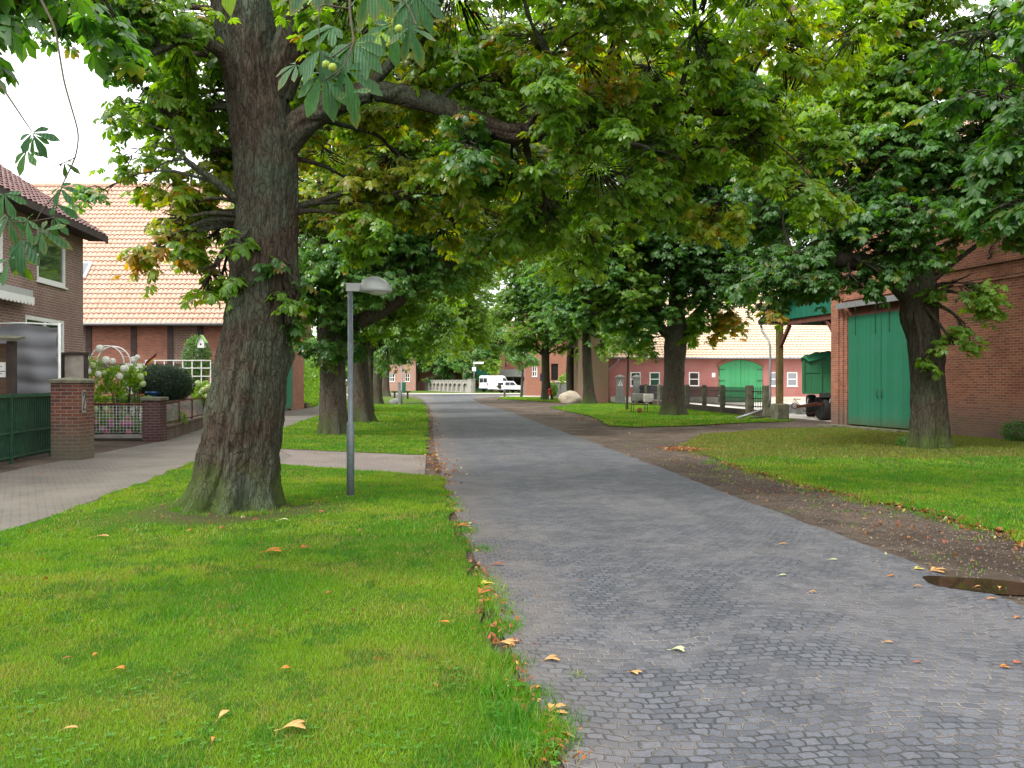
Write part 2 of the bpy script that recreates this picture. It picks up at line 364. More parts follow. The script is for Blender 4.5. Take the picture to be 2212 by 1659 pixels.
# ------------------------------------------------------------------ ground, road, paths
def grass_ground():
    t = NT('lawn_soil'); v = t.coord(); f = t.noise(v, .55, 5, .6); f2 = t.noise(v, 40, 4, .7); f3 = t.noise(v, 5, 5, .7)
    c = t.mix(t.ramp(f, [(.35,0.),(.68,1.)]), (.07,.15,.013), (.14,.18,.028))
    c = t.mix(t.ramp(f3, [(.5,0.),(.8,.6)]), c, (.04,.12,.01))
    sp = t.n('ShaderNodeSeparateXYZ'); t.l(v, sp.inputs[0])     # thin olive turf in the dry strip by the barn
    my = t.ramp(t.math('DIVIDE', t.math('ADD', sp.outputs[1], t.math('MULTIPLY', f3, 3.)), 40.), [(.46,0.),(.53,1.),(.80,1.),(.84,0.)]); mx_ = t.ramp(t.math('DIVIDE', sp.outputs[0], 10.), [(.3,0.),(.4,1.)])
    c = t.mix(t.math('MULTIPLY', my, t.math('MULTIPLY', mx_, .75)), c, (.115,.125,.035))
    for (tx, ty, rr_) in ((-3.65,11.1,1.25),(10.4,21.0,1.5)):       # trodden bare soil round the trunk feet
        dv = t.n('ShaderNodeVectorMath', operation='DISTANCE'); dv.inputs[1].default_value = (tx,ty,0); t.l(v, dv.inputs[0])
        dk_ = t.math('ADD', t.math('DIVIDE', dv.outputs['Value'], rr_), t.math('MULTIPLY', t.math('SUBTRACT', f3, .5), 1.2))
        c = t.mix(t.ramp(dk_, [(.55,.85),(1.,0.)]), c, (.105,.08,.05))
    c = t.mix(.7, c, t.ramp(f2, [(.3,.42),(.7,1.)]), 'MULTIPLY')
    t.bsdf(c, .95, t.bump(t.math('ADD', f2, f3), .9, .05), spec=.1); return t.m
def dirt():
    t = NT('gravel_dirt'); v = t.coord(); f = t.noise(v, .45, 6, .62, .4); f2 = t.noise(v, 55, 5, .8); f3 = t.noise(v, 3.2, 6, .7)
    vo = t.n('ShaderNodeTexVoronoi'); vo.inputs['Scale'].default_value = 45; t.l(v, vo.inputs['Vector'])
    c = t.mix(t.ramp(f, [(.38,0.),(.62,1.)]), (.125,.09,.066), (.255,.198,.155))
    c = t.mix(t.ramp(f3, [(.34,.85),(.53,0.)]), c, (.055,.036,.026))
    pc = t.ramp(vo.outputs['Color'], [(0,.55),(.8,1.),(1,1.7)])
    c = t.mix(.6, c, pc, 'MULTIPLY'); c = t.mix(.75, c, t.ramp(f2, [(.3,.35),(.7,1.3)]), 'MULTIPLY')
    h = t.math('ADD', t.math('MULTIPLY', f3, 1.), t.math('ADD', t.math('MULTIPLY', vo.outputs['Distance'], .5), f2))
    t.bsdf(c, t.ramp(f3, [(.35,.6),(.5,.95)]), t.bump(h, 1., .06), spec=.2); return t.m
def setts():
    t = NT('granite_setts'); tc = t.n('ShaderNodeTexCoord'); sp = t.n('ShaderNodeSeparateXYZ'); t.l(tc.outputs['Object'], sp.inputs[0])
    X, Y = sp.outputs[0], sp.outputs[1]
    # rows of small setts laid across the road in shallow arcs, hand-set and irregular
    xr = t.math('ADD', X, t.math('MULTIPLY', Y, .1))
    wob = t.noise(tc.outputs['Object'], .8, 3)
    arc = t.math('MULTIPLY', t.math('COSINE', t.math('MULTIPLY', xr, 2.6)), .10)
    yy = t.math('ADD', t.math('SUBTRACT', Y, arc), t.math('MULTIPLY', wob, .35))
    nz = t.n('ShaderNodeTexNoise'); nz.inputs['Scale'].default_value = 13; nz.inputs['Detail'].default_value = 3; t.l(tc.outputs['Object'], nz.inputs['Vector'])
    nsp = t.n('ShaderNodeSeparateColor'); t.l(nz.outputs[1], nsp.inputs[0])
    cb = t.n('ShaderNodeCombineXYZ'); t.l(t.math('MULTIPLY_ADD', nsp.outputs[0], .07, t.math('MULTIPLY_ADD', wob, .25, xr)), cb.inputs[0]); t.l(t.math('MULTIPLY_ADD', nsp.outputs[1], .06, yy), cb.inputs[1])
    br = t.n('ShaderNodeTexBrick'); br.inputs['Scale'].default_value = 1; br.inputs['Brick Width'].default_value = .088; br.inputs['Row Height'].default_value = .071
    br.inputs['Mortar Size'].default_value = .0085; br.inputs['Mortar Smooth'].default_value = .8; br.inputs['Color1'].default_value = (0,0,0,1); br.inputs['Color2'].default_value = (1,1,1,1); br.inputs['Mortar'].default_value = (.5,.5,.5,1)
    t.l(cb.outputs[0], br.inputs['Vector'])
    sc = t.n('ShaderNodeSeparateColor'); t.l(br.outputs[0], sc.inputs[0])
    f3 = t.noise(tc.outputs['Object'], 70, 4, .7); big = t.noise(tc.outputs['Object'], .5, 5, .6, .3); mid = t.noise(tc.outputs['Object'], 2.2, 4, .6)
    stone_ = t.mix(sc.outputs[0], (.064,.069,.081), (.108,.113,.128))
    stone_ = t.mix(.7, stone_, t.ramp(f3, [(.3,.5),(.7,1.35)]), 'MULTIPLY')
    jm = t.ramp(br.outputs[1], [(.35,0.),(.85,1.)])
    jc = t.mix(t.ramp(t.math('MULTIPLY_ADD', mid, .6, t.math('MULTIPLY', big, .5)), [(.5,0.),(.62,1.)]), (.045,.043,.043), (.2,.175,.155))
    c = t.mix(jm, stone_, jc)
    # oil-dark wheel tracks and small repaired, stained spots
    tr_ = t.math('ABSOLUTE', t.math('SUBTRACT', t.math('ABSOLUTE', t.math('SUBTRACT', X, t.math('MULTIPLY_ADD', Y, -.1, 2.8))), .75))
    c = t.mix(t.ramp(t.math('ADD', tr_, t.math('MULTIPLY', mid, .5)), [(.2,.22),(.65,0.)]), c, (.05,.052,.058))
    sp3 = t.noise(tc.outputs['Object'], 1.1, 5, .7, 1.); c = t.mix(t.ramp(sp3, [(.6,0.),(.7,.35)]), c, (.055,.05,.048))
    # dust lying towards the edges and in patches
    ctr = t.math('MULTIPLY_ADD', Y, -.1, 2.95)
    dd = t.math('ABSOLUTE', t.math('SUBTRACT', X, ctr))
    em = t.ramp(t.math('ADD', t.math('DIVIDE', dd, 2.6), t.math('MULTIPLY', t.math('SUBTRACT', mid, .5), .55)), [(.68,0.),(1.,.6)])
    c = t.mix(em, c, (.14,.12,.105))
    c = t.mix(t.ramp(big, [(.5,0.),(.75,.16)]), c, (.15,.14,.135))
    dome = t.math('SUBTRACT', 1., br.outputs[1])
    h = t.math('ADD', dome, t.math('ADD', t.math('MULTIPLY', f3, .16), t.math('MULTIPLY', sc.outputs[2], .3)))
    t.bsdf(c, .72, t.bump(h, .85, .014), spec=.35); return t.m
def paving(name, a, b, j, bw, bh, dust):
    t = NT(name); v = t.coord(); b_ = t.n('ShaderNodeTexBrick'); b_.inputs['Scale'].default_value = 1
    b_.inputs['Brick Width'].default_value = bw; b_.inputs['Row Height'].default_value = bh; b_.inputs['Mortar Size'].default_value = .008
    b_.inputs['Color1'].default_value = a+(1,); b_.inputs['Color2'].default_value = b+(1,); b_.inputs['Mortar'].default_value = j+(1,)
    mp = t.n('ShaderNodeMapping'); mp.inputs['Rotation'].default_value = (0,0,R(-30)); t.l(v, mp.inputs[0]); t.l(mp.outputs[0], b_.inputs['Vector'])
    big = t.noise(v, .8, 6, .65); f2 = t.noise(v, 30, 4)
    c = t.mix(t.ramp(big, [(.4,0.),(.62,.75)]), b_.outputs[0], dust); c = t.mix(.5, c, t.ramp(f2, [(.25,.6),(.75,1.1)]), 'MULTIPLY')
    t.bsdf(c, .9, t.bump(t.math('SUBTRACT', t.math('MULTIPLY', f2, .5), b_.outputs[1]), .6, .015), spec=.2); return t.m
M['lawn'] = grass_ground(); M['dirt'] = dirt(); M['setts'] = setts()
M['paving'] = paving('concrete_paving', (.145,.13,.11), (.125,.112,.095), (.075,.068,.055), .2, .1, (.175,.155,.13))
M['pale_gravel'] = plain('pale_gravel', (.5,.46,.4), .95, var=.2, sc=3, bump=.6)
def dens(poly, step=.35, jit=.05, closed=True, s=0):
    out = []; n = len(poly); rr = random.Random(s)
    for i in range(n if closed else n-1):
        a, b = poly[i], poly[(i+1)%n]; L = math.hypot(b[0]-a[0], b[1]-a[1])
        st = step*max(1, (abs(a[1])+abs(b[1]))/2/16); k = max(1, int(L/st))
        for j in range(k):
            t_ = j/k; out.append((a[0]+(b[0]-a[0])*t_+rr.uniform(-jit,jit), a[1]+(b[1]-a[1])*t_+rr.uniform(-jit,jit)))
    if not closed: out.append(tuple(poly[-1]))
    return out
def sheet(name, poly, z, mat, kind='structure', label=None, jit=.05, s=0, cat=None):
    from mathutils.geometry import tessellate_polygon
    p = dens(poly, jit=jit, s=s) if jit else poly
    tr = tessellate_polygon([[Vector((x,y,0)) for x,y in p]])
    me = bpy.data.meshes.new(name); fs = []
    for a,b,c in tr:
        A,B,D = p[a],p[b],p[c]
        cr = (B[0]-A[0])*(D[1]-A[1])-(B[1]-A[1])*(D[0]-A[0])
        fs.append((a,b,c) if cr > 0 else (a,c,b))
    me.from_pydata([(x,y,z) for x,y in p], [], fs); me.update()
    o = link(name, me, mat); o['kind'] = kind
    if label: o['label'] = label
    if cat: o['category'] = cat
    return o, p
# one ground sheet to the horizon, finer near the camera
sheet('ground', [(-700,-60),(700,-60),(700,1200),(-700,1200)], 0, M['dirt'], jit=0)
RL = [(.8,-6),(.62,0),(.22,3.74),(.06,4.62),(-.16,6.56),(-.55,9.57),(-1.09,13.8),(-1.86,20.6),(-2.6,28),(-3.8,40.6),(-5.6,57),(-7.7,74.5),(-10.4,92),(-16,104),(-34,112),(-80,118)]
RR = [(-80,126),(-34,120),(-10,113),(20,112),(60,110),(60,103),(20,103),(2,100),(-1,96),(-3.7,80),(-2.2,62),(-.15,46.7),(1.15,34),(2.28,22.8),(2.95,16),(3.27,12.2),(3.72,8.3),(3.85,6.2),(4.1,3),(4.35,0),(4.9,-6)]
sheet('road', RL+RR, .012, M['setts'], jit=.03, s=3)
sheet('crossroad_gravel', [(-40,108),(-12,98),(-2,93),(60,92),(60,118),(-12,119)], .008, M['pale_gravel'], jit=.2, s=4)
V1 = [(-1.25,15.0),(-1.0,12.8),(-.62,9.6),(-.28,6.6),(-.1,4.6),(.02,3.6),(.42,0),(.6,-5),(-5.2,-5),(-5.4,0),(-5.5,5),(-5.66,9.4),(-5.76,11.1),(-6.1,14.1),(-6.6,17.8),(-4.7,17.2),(-1.75,15.3)]
V2 = [(-2.0,19.3),(-5.8,21.1),(-7.3,24),(-8.05,29.3),(-9.5,42.2),(-11.5,55),(-15,75),(-16,90),(-10.6,90),(-7.9,74.5),(-5.8,57),(-4.0,40.6),(-2.8,28),(-2.1,21)]
V3 = [(5.6,7.6),(5.4,9.0),(5.3,10.9),(4.6,13.8),(4.3,17.7),(4.55,22.8),(6.0,26.7),(8.9,29.8),(12.0,30.9),(30,31),(30,-4),(6.2,-4)]
V4 = [(2.4,54),(3.6,42),(3.75,38),(3.6,32),(4.5,31.0),(6.1,31.6),(8.7,33.8),(11.5,35.4),(12.4,37.5),(11.3,40.2),(9.9,62),(8.6,66.5),(5,63)]
V5 = [(-1.5,80),(1.0,73.5),(3.2,68.5),(8.2,67.5),(8.4,78),(3,86),(-.5,91)]
V6 = [(-30,122),(-12,119.5),(-2,118.5),(14,117),(14,133),(-30,160)]
lawns = [('lawn_verge',V1,1),('lawn_verge',V2,2),('lawn_verge',V3,3),('lawn_verge',V4,4),('lawn_verge',V5,5),('lawn_verge',V6,6)]
LP = {}
for nm, P, s_ in lawns:
    _, LP[s_] = sheet('lawn', P, .026, M['lawn'], jit=.12 if s_ == 3 else .06, s=s_)
sheet('pavement', [(-5.4,-5),(-5.55,5),(-5.7,9.4),(-5.8,11.1),(-6.15,14.1),(-6.7,17.9),(-4.7,17.2),(-4.0,20.2),(-5.8,21.2),(-7.35,24),(-8.1,29.3),(-9.55,42.2),(-11.6,55),(-15.1,75),(-16.5,75),(-14.2,53),(-13.2,47),(-12.7,39),(-9.9,24.3),(-9.6,18.5),(-9.5,16.5),(-8.7,10),(-8.2,4),(-8,-5)], .006, M['paving'], jit=.03, s=8)
M['pavers'] = paving('pinkish_pavers', (.2,.17,.15), (.16,.135,.12), (.075,.062,.055), .22, .11, (.21,.18,.155))
sheet('driveway', [(-4.75,17.3),(-1.55,15.15),(-1.95,19.35),(-5.8,21.1),(-4.9,19)], .018, M['pavers'], jit=0)
sheet('farm_yard', [(8.7,66.7),(10.1,62),(11.5,40.6),(13,38.5),(13.5,33.4),(12.6,32.9),(30,38),(40,68),(8,69)], .007, M['pale_gravel'], jit=.05, s=9)
sheet('flower_bed', [(-16,24.3),(-10.2,24.3),(-13,39),(-13,40),(-18,40),(-22,26)], .03, M['soil'], jit=.05, s=10)
# the puddle and the wet mud around it
t = NT('puddle_water'); t.bsdf((.03,.02,.012), .03, spec=.6); M['water'] = t.m
t = NT('wet_mud'); v = t.coord(); f = t.noise(v, 9, 5); t.bsdf(t.mix(f, (.03,.022,.017), (.085,.065,.05)), .4, t.bump(f, .5, .02)); M['mud'] = t.m
def blob_poly(c, rx, ry, s, k=28, amp=.25, rot=0):
    rr = random.Random(s); ph = [rr.uniform(0, 6.3) for _ in range(3)]; out = []
    for i in range(k):
        a = 2*math.pi*i/k; r_ = 1 + amp*(.5*math.sin(2*a+ph[0])+.3*math.sin(3*a+ph[1])+.2*math.sin(5*a+ph[2]))
        x, y = rx*r_*math.cos(a), ry*r_*math.sin(a); out.append((c[0]+x*math.cos(rot)-y*math.sin(rot), c[1]+x*math.sin(rot)+y*math.cos(rot)))
    return out
pc = g(2110, 1272)
sheet('wet_mud', blob_poly((pc[0]+.25,pc[1]+.1), .75, .42, 5, rot=-.5), .004, M['mud'], jit=0)
o, _ = sheet('puddle', blob_poly((pc[0]+.12,pc[1]+.05), .5, .27, 2, rot=-.6), .016, M['water'], jit=0)
for (x, y, rx, ry, s_) in ():
    p_ = g(x, y); sheet('wet_mud', blob_poly(p_, rx, ry, s_+20, rot=-.6), .003+.001*s_, M['mud'], jit=0)
# ------------------------------------------------------------------ grass blades
def inpoly(px, py, poly):
    inside = np.zeros(len(px), bool); n = len(poly); j = n-1
    for i in range(n):
        xi, yi = poly[i]; xj, yj = poly[j]
        if yi != yj:
            c_ = ((yi > py) != (yj > py)) & (px < (xj-xi)*(py-yi)/(yj-yi)+xi); inside ^= c_
        j = i
    return inside
GV, GC = [], []
def blades(x, y, h, wd, z0=.02, tone=0, bare=True):
    n = len(x); a = rng.uniform(0, 2*np.pi, n); lean = rng.uniform(.15,.9,n)*h; b = rng.uniform(0, 2*np.pi, n)
    p = np.stack([x, y, np.full(n, z0)], 1)
    hw = np.stack([np.cos(a), np.sin(a), np.zeros(n)], 1)*wd[:,None]/2
    tip = p + np.stack([np.cos(b)*lean, np.sin(b)*lean, h], 1)
    GV.append(np.stack([p-hw, p+hw, tip], 1).reshape(-1,3))
    f1 = fbm(x*.9, y*.9, s=3); f2 = fbm(x*3.5+9, y*3.5, s=8); rr = rng.random(n)
    gA = np.array([.074,.225,.008]); gB = np.array([.18,.305,.016]); st = np.array([.27,.25,.07]); dk = np.array([.035,.14,.012])
    k = np.clip((f1-.35)*2.6+tone, 0, 1)[:,None]; c = gA*(1-k)+gB*k
    c = np.where((f2 > .6)[:,None] & (rr < .55)[:,None], dk*1.2, c)
    f4 = fbm(x*2.1+40, y*2.1, s=31); dry = (rr > .95 - .38*np.clip((f4-.52)*4,0,1)); c = np.where(dry[:,None], st, c)
    ol = (y+2*f1 > 19.5) & (y < 31.2) & (x > 3.2) & (rr < .75); c = np.where(ol[:,None], np.array([.15,.17,.035]), c)
    c = c*rng.uniform(.7,1.3,(n,1)); c = np.repeat(c[:,None,:], 3, 1); c[:,:2] *= .8
    GC.append(c.reshape(-1,3))
def scatter(poly, y0, y1, density, h0, h1, wd, xr=(-99,99)):
    xs = [p[0] for p in poly]; x0, x1 = max(min(xs),xr[0]), min(max(xs),xr[1]); n = int((x1-x0)*(y1-y0)*density)
    if n <= 0: return
    x = rng.uniform(x0, x1, n); y = rng.uniform(y0, y1, n)
    # ragged border: shift the test point by noise
    dx = (fbm(x*2.2, y*2.2, s=21)-.5)*.35; k = inpoly(x+dx, y, poly) & (np.abs(x) < np.abs(y)*.72+1.6)
    x, y = x[k], y[k]; f = fbm(x*1.7, y*1.7, s=5)
    keep = rng.random(len(x)) < np.clip(.55+f*.8, 0, 1); 
    # trampled, bare ring round the trunk foot
    r1 = np.hypot(x+3.6, y-10.9); keep &= rng.random(len(x)) < np.clip((r1-.75)/.8+(f-.5)*1.5, .03, 1)
    x, y, f = x[keep], y[keep], f[keep]
    h = rng.uniform(h0, h1, len(x))*(.65+.8*f); blades(x, y, h, rng.uniform(.7,1.3,len(x))*wd)
scatter(LP[1], .5, 3.0, 5000, .012, .04, .006, (-4.5,.6))
scatter(LP[1], 3.0, 5.5, 17000, .012, .04, .0048, (-5.6,.6))
scatter(LP[1], 5.5, 9, 9000, .013, .042, .007)
scatter(LP[1], 9, 18, 3300, .015, .045, .011)
scatter(LP[3], 2, 6.5, 2200, .02, .055, .012, (4,9))
scatter(LP[3], 6.5, 16, 2200, .02, .055, .012, (4,14))
scatter(LP[3], 16, 31, 700, .02, .06, .022, (4,20))
scatter(LP[2], 18.5, 32, 900, .02, .06, .02)
scatter(LP[2], 32, 60, 200, .03, .07, .045)
scatter(LP[4], 30, 66, 260, .03, .07, .045)
scatter(LP[5], 66, 92, 60, .04, .09, .09)
# rank tufts and weeds along the road edge
def tufts(pts, nper, spread, h0, h1, wd):
    for (x_, y_) in pts:
        x = rng.normal(x_, spread, nper); y = rng.normal(y_, spread*1.2, nper)
        blades(x, y, rng.uniform(h0,h1,nper), rng.uniform(.7,1.4,nper)*wd, z0=.0, tone=-.15)
edge = []
for i in range(3, 7):
    a, b = RL[i-1], RL[i]
    for k in range(9):
        t_ = rng.random(); edge.append((a[0]+(b[0]-a[0])*t_+rng.normal(.0,.06)-.02, a[1]+(b[1]-a[1])*t_))
tufts(edge, 160, .07, .03, .085, .006)
tufts([g(1110,1640), g(1130,1600), g(1150,1570), g(1180,1600), g(1100,1560), g(1060,1480), g(1090,1440), g(1075,1500)], 420, .07, .05, .12, .006)
tufts([g(1130,1440), g(1250,1463), g(1100,1330), g(1110,1360)], 60, .03, .02, .04, .006)
for (cx_, cy_, r_, n_) in ((-3.64,11.33,.78,60),(10.38,21.3,.78,50),(-5.56,26.7,.62,30)):      # longer grass the mower cannot reach
    ring = [(cx_+r_*math.cos(a)*rng.uniform(.9,1.12), cy_+r_*math.sin(a)*rng.uniform(.9,1.12)) for a in rng.uniform(0,6.28,n_)]
    tufts(ring, 45 if cy_ < 15 else 25, .05, .03, .1, .007 if cy_ < 15 else .015)
tufts([g(757,1075)]*2, 80, .05, .03, .08, .007)
tufts([(np.interp(y_,[6,12,18,24],[4.9,4.4,3.6,3.6])+rng.normal(0,.45), y_) for y_ in rng.uniform(7,24,46)], 16, .1, .02, .05, .012)
tufts([(np.interp(y_,[7.6,9,10.9,13.8,17.7,22.8],[5.6,5.4,5.3,4.6,4.3,4.55])+rng.normal(-.05,.1), y_) for y_ in rng.uniform(7,23,90)], 40, .09, .02, .06, .012)
def grass_patch(cx, cy):
    tufts([(cx,cy)], 300, .12, .04, .08, .006)
# clover and plantain patches in the near lawn
def weeds(cx, cy, n, sp, s0, s1):
    n = int(n*.6)
    for _ in range(n):
        x, y = rng.normal(cx, sp), rng.normal(cy, sp*1.2); a0 = rng.uniform(0, 6.28); s_ = rng.uniform(s0, s1); z = rng.uniform(.035,.05)
        col = np.array([.065,.20,.018])*rng.uniform(.7,1.4)
        for k in range(3):
            a = a0+k*2.09; d = np.array([np.cos(a), np.sin(a), .1]); b = np.array([-np.sin(a), np.cos(a), .2*np.sin(a)]); p = np.array([x,y,z])
            q = [p, p+d*s_*.6+b*s_*.42, p+d*s_, p+d*s_*.6-b*s_*.42]
            GV.append(np.array([q[0],q[1],q[2],q[0],q[2],q[3]])); GC.append(np.tile(col, (6,1)))
for (x, y, n_, sp_) in ((150,1640,90,.13),(420,1600,70,.12),(560,1650,60,.1),(960,1480,90,.16),(700,1560,60,.14),(300,1500,60,.16),(880,1620,90,.13),(30,1560,50,.12),(60,1350,60,.25),(620,1350,50,.25)):
    p_ = g(x, y); weeds(p_[0], p_[1], n_, sp_, .012, .022)
for (x, y) in ((1150,1640),(1180,1620),(1120,1600),(1090,1545),(1100,1500)):
    p_ = g(x, y); weeds(p_[0], p_[1], 30, .06, .018, .035)
GVa = np.concatenate(GV); GCa = np.concatenate(GC); n = len(GVa)//3
o = link('grass', npmesh('grass', GVa, tris=np.arange(n*3).reshape(-1,3), col=GCa), M['grass_blade'])
tag(o, 'short mown bright green grass growing on the verges beside the road', 'grass', kind='stuff')
print('grass blades', n)
# ------------------------------------------------------------------ trees
GREEN = [(.020,.080,.014),(.030,.105,.018),(.045,.135,.020)]
PAL = {'g': (np.array([.064,.165,.012]), np.array([.155,.275,.020]), .02),
       'd': (np.array([.026,.098,.018]), np.array([.072,.180,.028]), .01),
       'b': (np.array([.050,.150,.034]), np.array([.115,.250,.052]), .01),
       'y': (np.array([.145,.220,.010]), np.array([.260,.280,.014]), .08),
       'l': (np.array([.095,.215,.010]), np.array([.185,.300,.016]), .03),
       'o': (np.array([.230,.210,.014]), np.array([.370,.210,.016]), .3)}
def nrm(a): return a/np.maximum(np.linalg.norm(a, axis=-1, keepdims=True), 1e-9)
def leafgeo(P, fwd, up, size, tint, nl=7, detail=2, edge=None, spread=2.1):
    """palmate chestnut leaves: P,fwd,up (N,3), size (N,), tint (N,3) -> verts, quads, tris, colours"""
    N = len(P); up = nrm(up); fwd = nrm(fwd - up*np.sum(fwd*up, 1, keepdims=True)); side = np.cross(up, fwd)
    k = np.linspace(-1, 1, nl)[None,:]; ph = k*spread + rng.normal(0,.07,(N,nl)); L = size[:,None]*(1-.42*np.abs(k)**1.4)*rng.uniform(.9,1.08,(N,nl))
    a = fwd[:,None,:]*np.cos(ph)[...,None] + side[:,None,:]*np.sin(ph)[...,None]
    u = np.broadcast_to(up[:,None,:], a.shape); dr = rng.uniform(.05,.75,(N,1))+rng.normal(0,.1,(N,nl)); cv = rng.uniform(.1,.5,(N,nl))
    b = np.cross(u, a); tw = rng.normal(0,.25,(N,nl))[...,None]; b = b*np.cos(tw)+u*np.sin(tw)
    H = P[:,None,:]
    def pt(t_, w_, lift=0):
        return H + a*(L*t_*np.cos(dr))[...,None] - u*(L*(t_*np.sin(dr)+cv*t_*t_*.6))[...,None] + b*(L*w_)[...,None] + u*(L*lift)[...,None]
    if detail == 0:
        vs = [pt(.02,0), pt(.64,.23), pt(1,0), pt(.64,-.23)]; q = [[0,1,2,3]]; tr = []; rim = [0,.3,1,.3]
    elif detail == 1:
        vs = [pt(.02,0), pt(.4,.135,.02), pt(.72,.225,.02), pt(1,0), pt(.72,-.225,.02), pt(.4,-.135,.02)]
        q = [[0,1,4,5],[1,2,3,4]]; q = [[1,2,4,5]]; tr = [[0,1,5],[2,3,4]]; rim = [0,.2,.7,1.3,.7,.2]
    else:
        vs = [pt(.02,0), pt(.3,.075,.02), pt(.55,.155,.035), pt(.78,.19,.03), pt(.92,.1,.01), pt(1.04,0), pt(.92,-.1,.01), pt(.78,-.19,.03), pt(.55,-.155,.035), pt(.3,-.075,.02), pt(.3,0), pt(.55,0), pt(.78,0)]
        q = [[1,2,11,10],[2,3,12,11],[11,12,7,8],[10,11,8,9],[3,4,5,12],[12,5,6,7]]; tr = [[0,1,10],[0,10,9]]; rim = [0,.3,.6,1,1.1,1.4,1.1,1,.6,.3,-.2,-.2,-.2]
    nv = len(vs); V = np.stack(vs, 2).reshape(-1,3)      # N,nl,nv,3
    base = (np.arange(N*nl)*nv)[:,None,None]
    Q = (base+np.array(q)[None]).reshape(-1,4); T = (base+np.array(tr)[None]).reshape(-1,3) if tr else np.zeros((0,3),int)
    c = np.broadcast_to(tint[:,None,None,:], (N,nl,nv,3)).copy()*rng.uniform(.85,1.15,(N,nl,1,1))
    if edge is not None:
        e = edge[:,None,None]*np.array(rim)[None,None,:]; e = np.clip(e,-.2,1)[...,None]
        c = c*(1-e)+np.array([.26,.15,.03])*e
    return V, Q, T, c.reshape(-1,3)
class Geo:
    def __init__(s): s.V=[]; s.Q=[]; s.T=[]; s.C=[]; s.n=0
    def add(s, V, Q, T, c):
        s.V.append(V); s.Q.append(Q+s.n); s.T.append(T+s.n if len(T) else np.zeros((0,3),int)); s.C.append(c); s.n += len(V)
    def mesh(s, name, smooth=True): return npmesh(name, np.concatenate(s.V), np.concatenate(s.Q), np.concatenate(s.T), np.concatenate(s.C) if s.C[0] is not None else None, smooth)
def twigs(geo, A, B, C_, r0, r1, n=3):
    """curved thin twigs A-B-C, n-sided"""
    P = np.stack([A,B,C_],1); N = len(P); rad = np.stack([r0,(r0+r1)/2,r1],1)
    d = nrm(P[:,2]-P[:,0]); a = nrm(np.cross(d, np.broadcast_to([.3,.2,.93], d.shape))); b = np.cross(d, a)
    th = 2*np.pi*np.arange(n)/n
    off = a[:,None,None,:]*np.cos(th)[None,None,:,None]+b[:,None,None,:]*np.sin(th)[None,None,:,None]
    V = (P[:,:,None,:]+off*rad[:,:,None,None]).reshape(-1,3); q = []
    for i in range(2):
        for k in range(n): q.append([i*n+k, i*n+(k+1)%n, (i+1)*n+(k+1)%n, (i+1)*n+k])
    Q = ((np.arange(N)*3*n)[:,None,None]+np.array(q)[None]).reshape(-1,4)
    geo.V.append(V); geo.Q.append(Q+geo.n); geo.T.append(np.zeros((0,3),int)); geo.C.append(None); geo.n += len(V)
DEN = 92
def crown(leafg, twg, origin, blobs, size=.2, nl=7, detail=1, dens_=1.0, per=6, clip=None):
    """blobs: (centre, radius (3,) , palette, number of sprays factor)"""
    for (c, r, pal, k) in blobs:
        c = np.array(c, float); r = np.array(r if hasattr(r,'__len__') else (r,r,r*.8), float)
        area = (r[0]*r[1]+r[1]*r[2]+r[0]*r[2])/3
        ns = max(6, int(k*dens_*DEN*area/(size/.2)**2))
        # sub-clumps give the crown its hollows
        nc = max(3, ns//12); cu = nrm(rng.normal(size=(nc,3))); cr = rng.uniform(.45,1.0,(nc,1)); cc = c + cu*cr*r
        idx = rng.integers(0, nc, ns); S = cc[idx] + rng.normal(size=(ns,3))*r*.2
        if clip is not None:
            S = S[clip(S)]; ns = len(S)
            if ns == 0: continue
            idx = idx[:ns]
        out = nrm(S - c + np.array([0,0,.001])); outh = nrm(out*np.array([1,1,.35]))
        ln = rng.uniform(.3,.6,(ns,1))*(size/.2)
        S2 = S + (outh*.8+np.array([0,0,-.45]))*ln
        near = cc[idx] if len(idx) == ns else S
        mid = (S+c)/2 + np.array([0,0,1])*r[2]*.12 + rng.normal(size=S.shape)*r*.06
        rt = .012*size/.2
        twigs(twg, np.broadcast_to(c, S.shape)*.6+S*.4, mid*.35+S*.65, S2, np.full(ns, rt*1.5), np.full(ns, rt*.35))
        # leaves along each spray
        n = ns*per; si = np.repeat(np.arange(ns), per); t_ = rng.uniform(-.05,1.05,(n,1))
        az = rng.uniform(0,2*np.pi,n); rad_ = nrm(np.stack([np.cos(az),np.sin(az),rng.normal(0,.25,n)],1)+outh[si]*.7)
        P = S[si]*(1-t_)+S2[si]*t_ + rad_*rng.uniform(.4,1.1,(n,1))*size*.9
        up = np.array([0,0,1.])+rad_*rng.uniform(.1,.7,(n,1))+rng.normal(size=(n,3))*.16
        lo, hi, ed = PAL[pal]; m = rng.random((n,1))*.6+rng.random((ns,1))[si]*.4
        tint = lo*(1-m)+hi*m
        if pal in 'yo':     # browning differs from leaf to leaf
            gl_ = rng.random(n) < (.5 if pal == 'y' else .4); q_ = rng.random((n,1)); tint = np.where(gl_[:,None], PAL['g'][0]*(1-q_)+PAL['l'][1]*q_, tint)
        yl = rng.random(n) < ed*.35; tint[yl] = np.array([.22,.14,.015])
        sz = size*rng.uniform(.62,1.15,n)
        edge = np.where(rng.random(n) < ed*2.2+.05, rng.uniform(.2,.8,n), 0)
        leafg.add(*leafgeo(P, rad_, up, sz, tint, nl, detail, edge if detail else None))
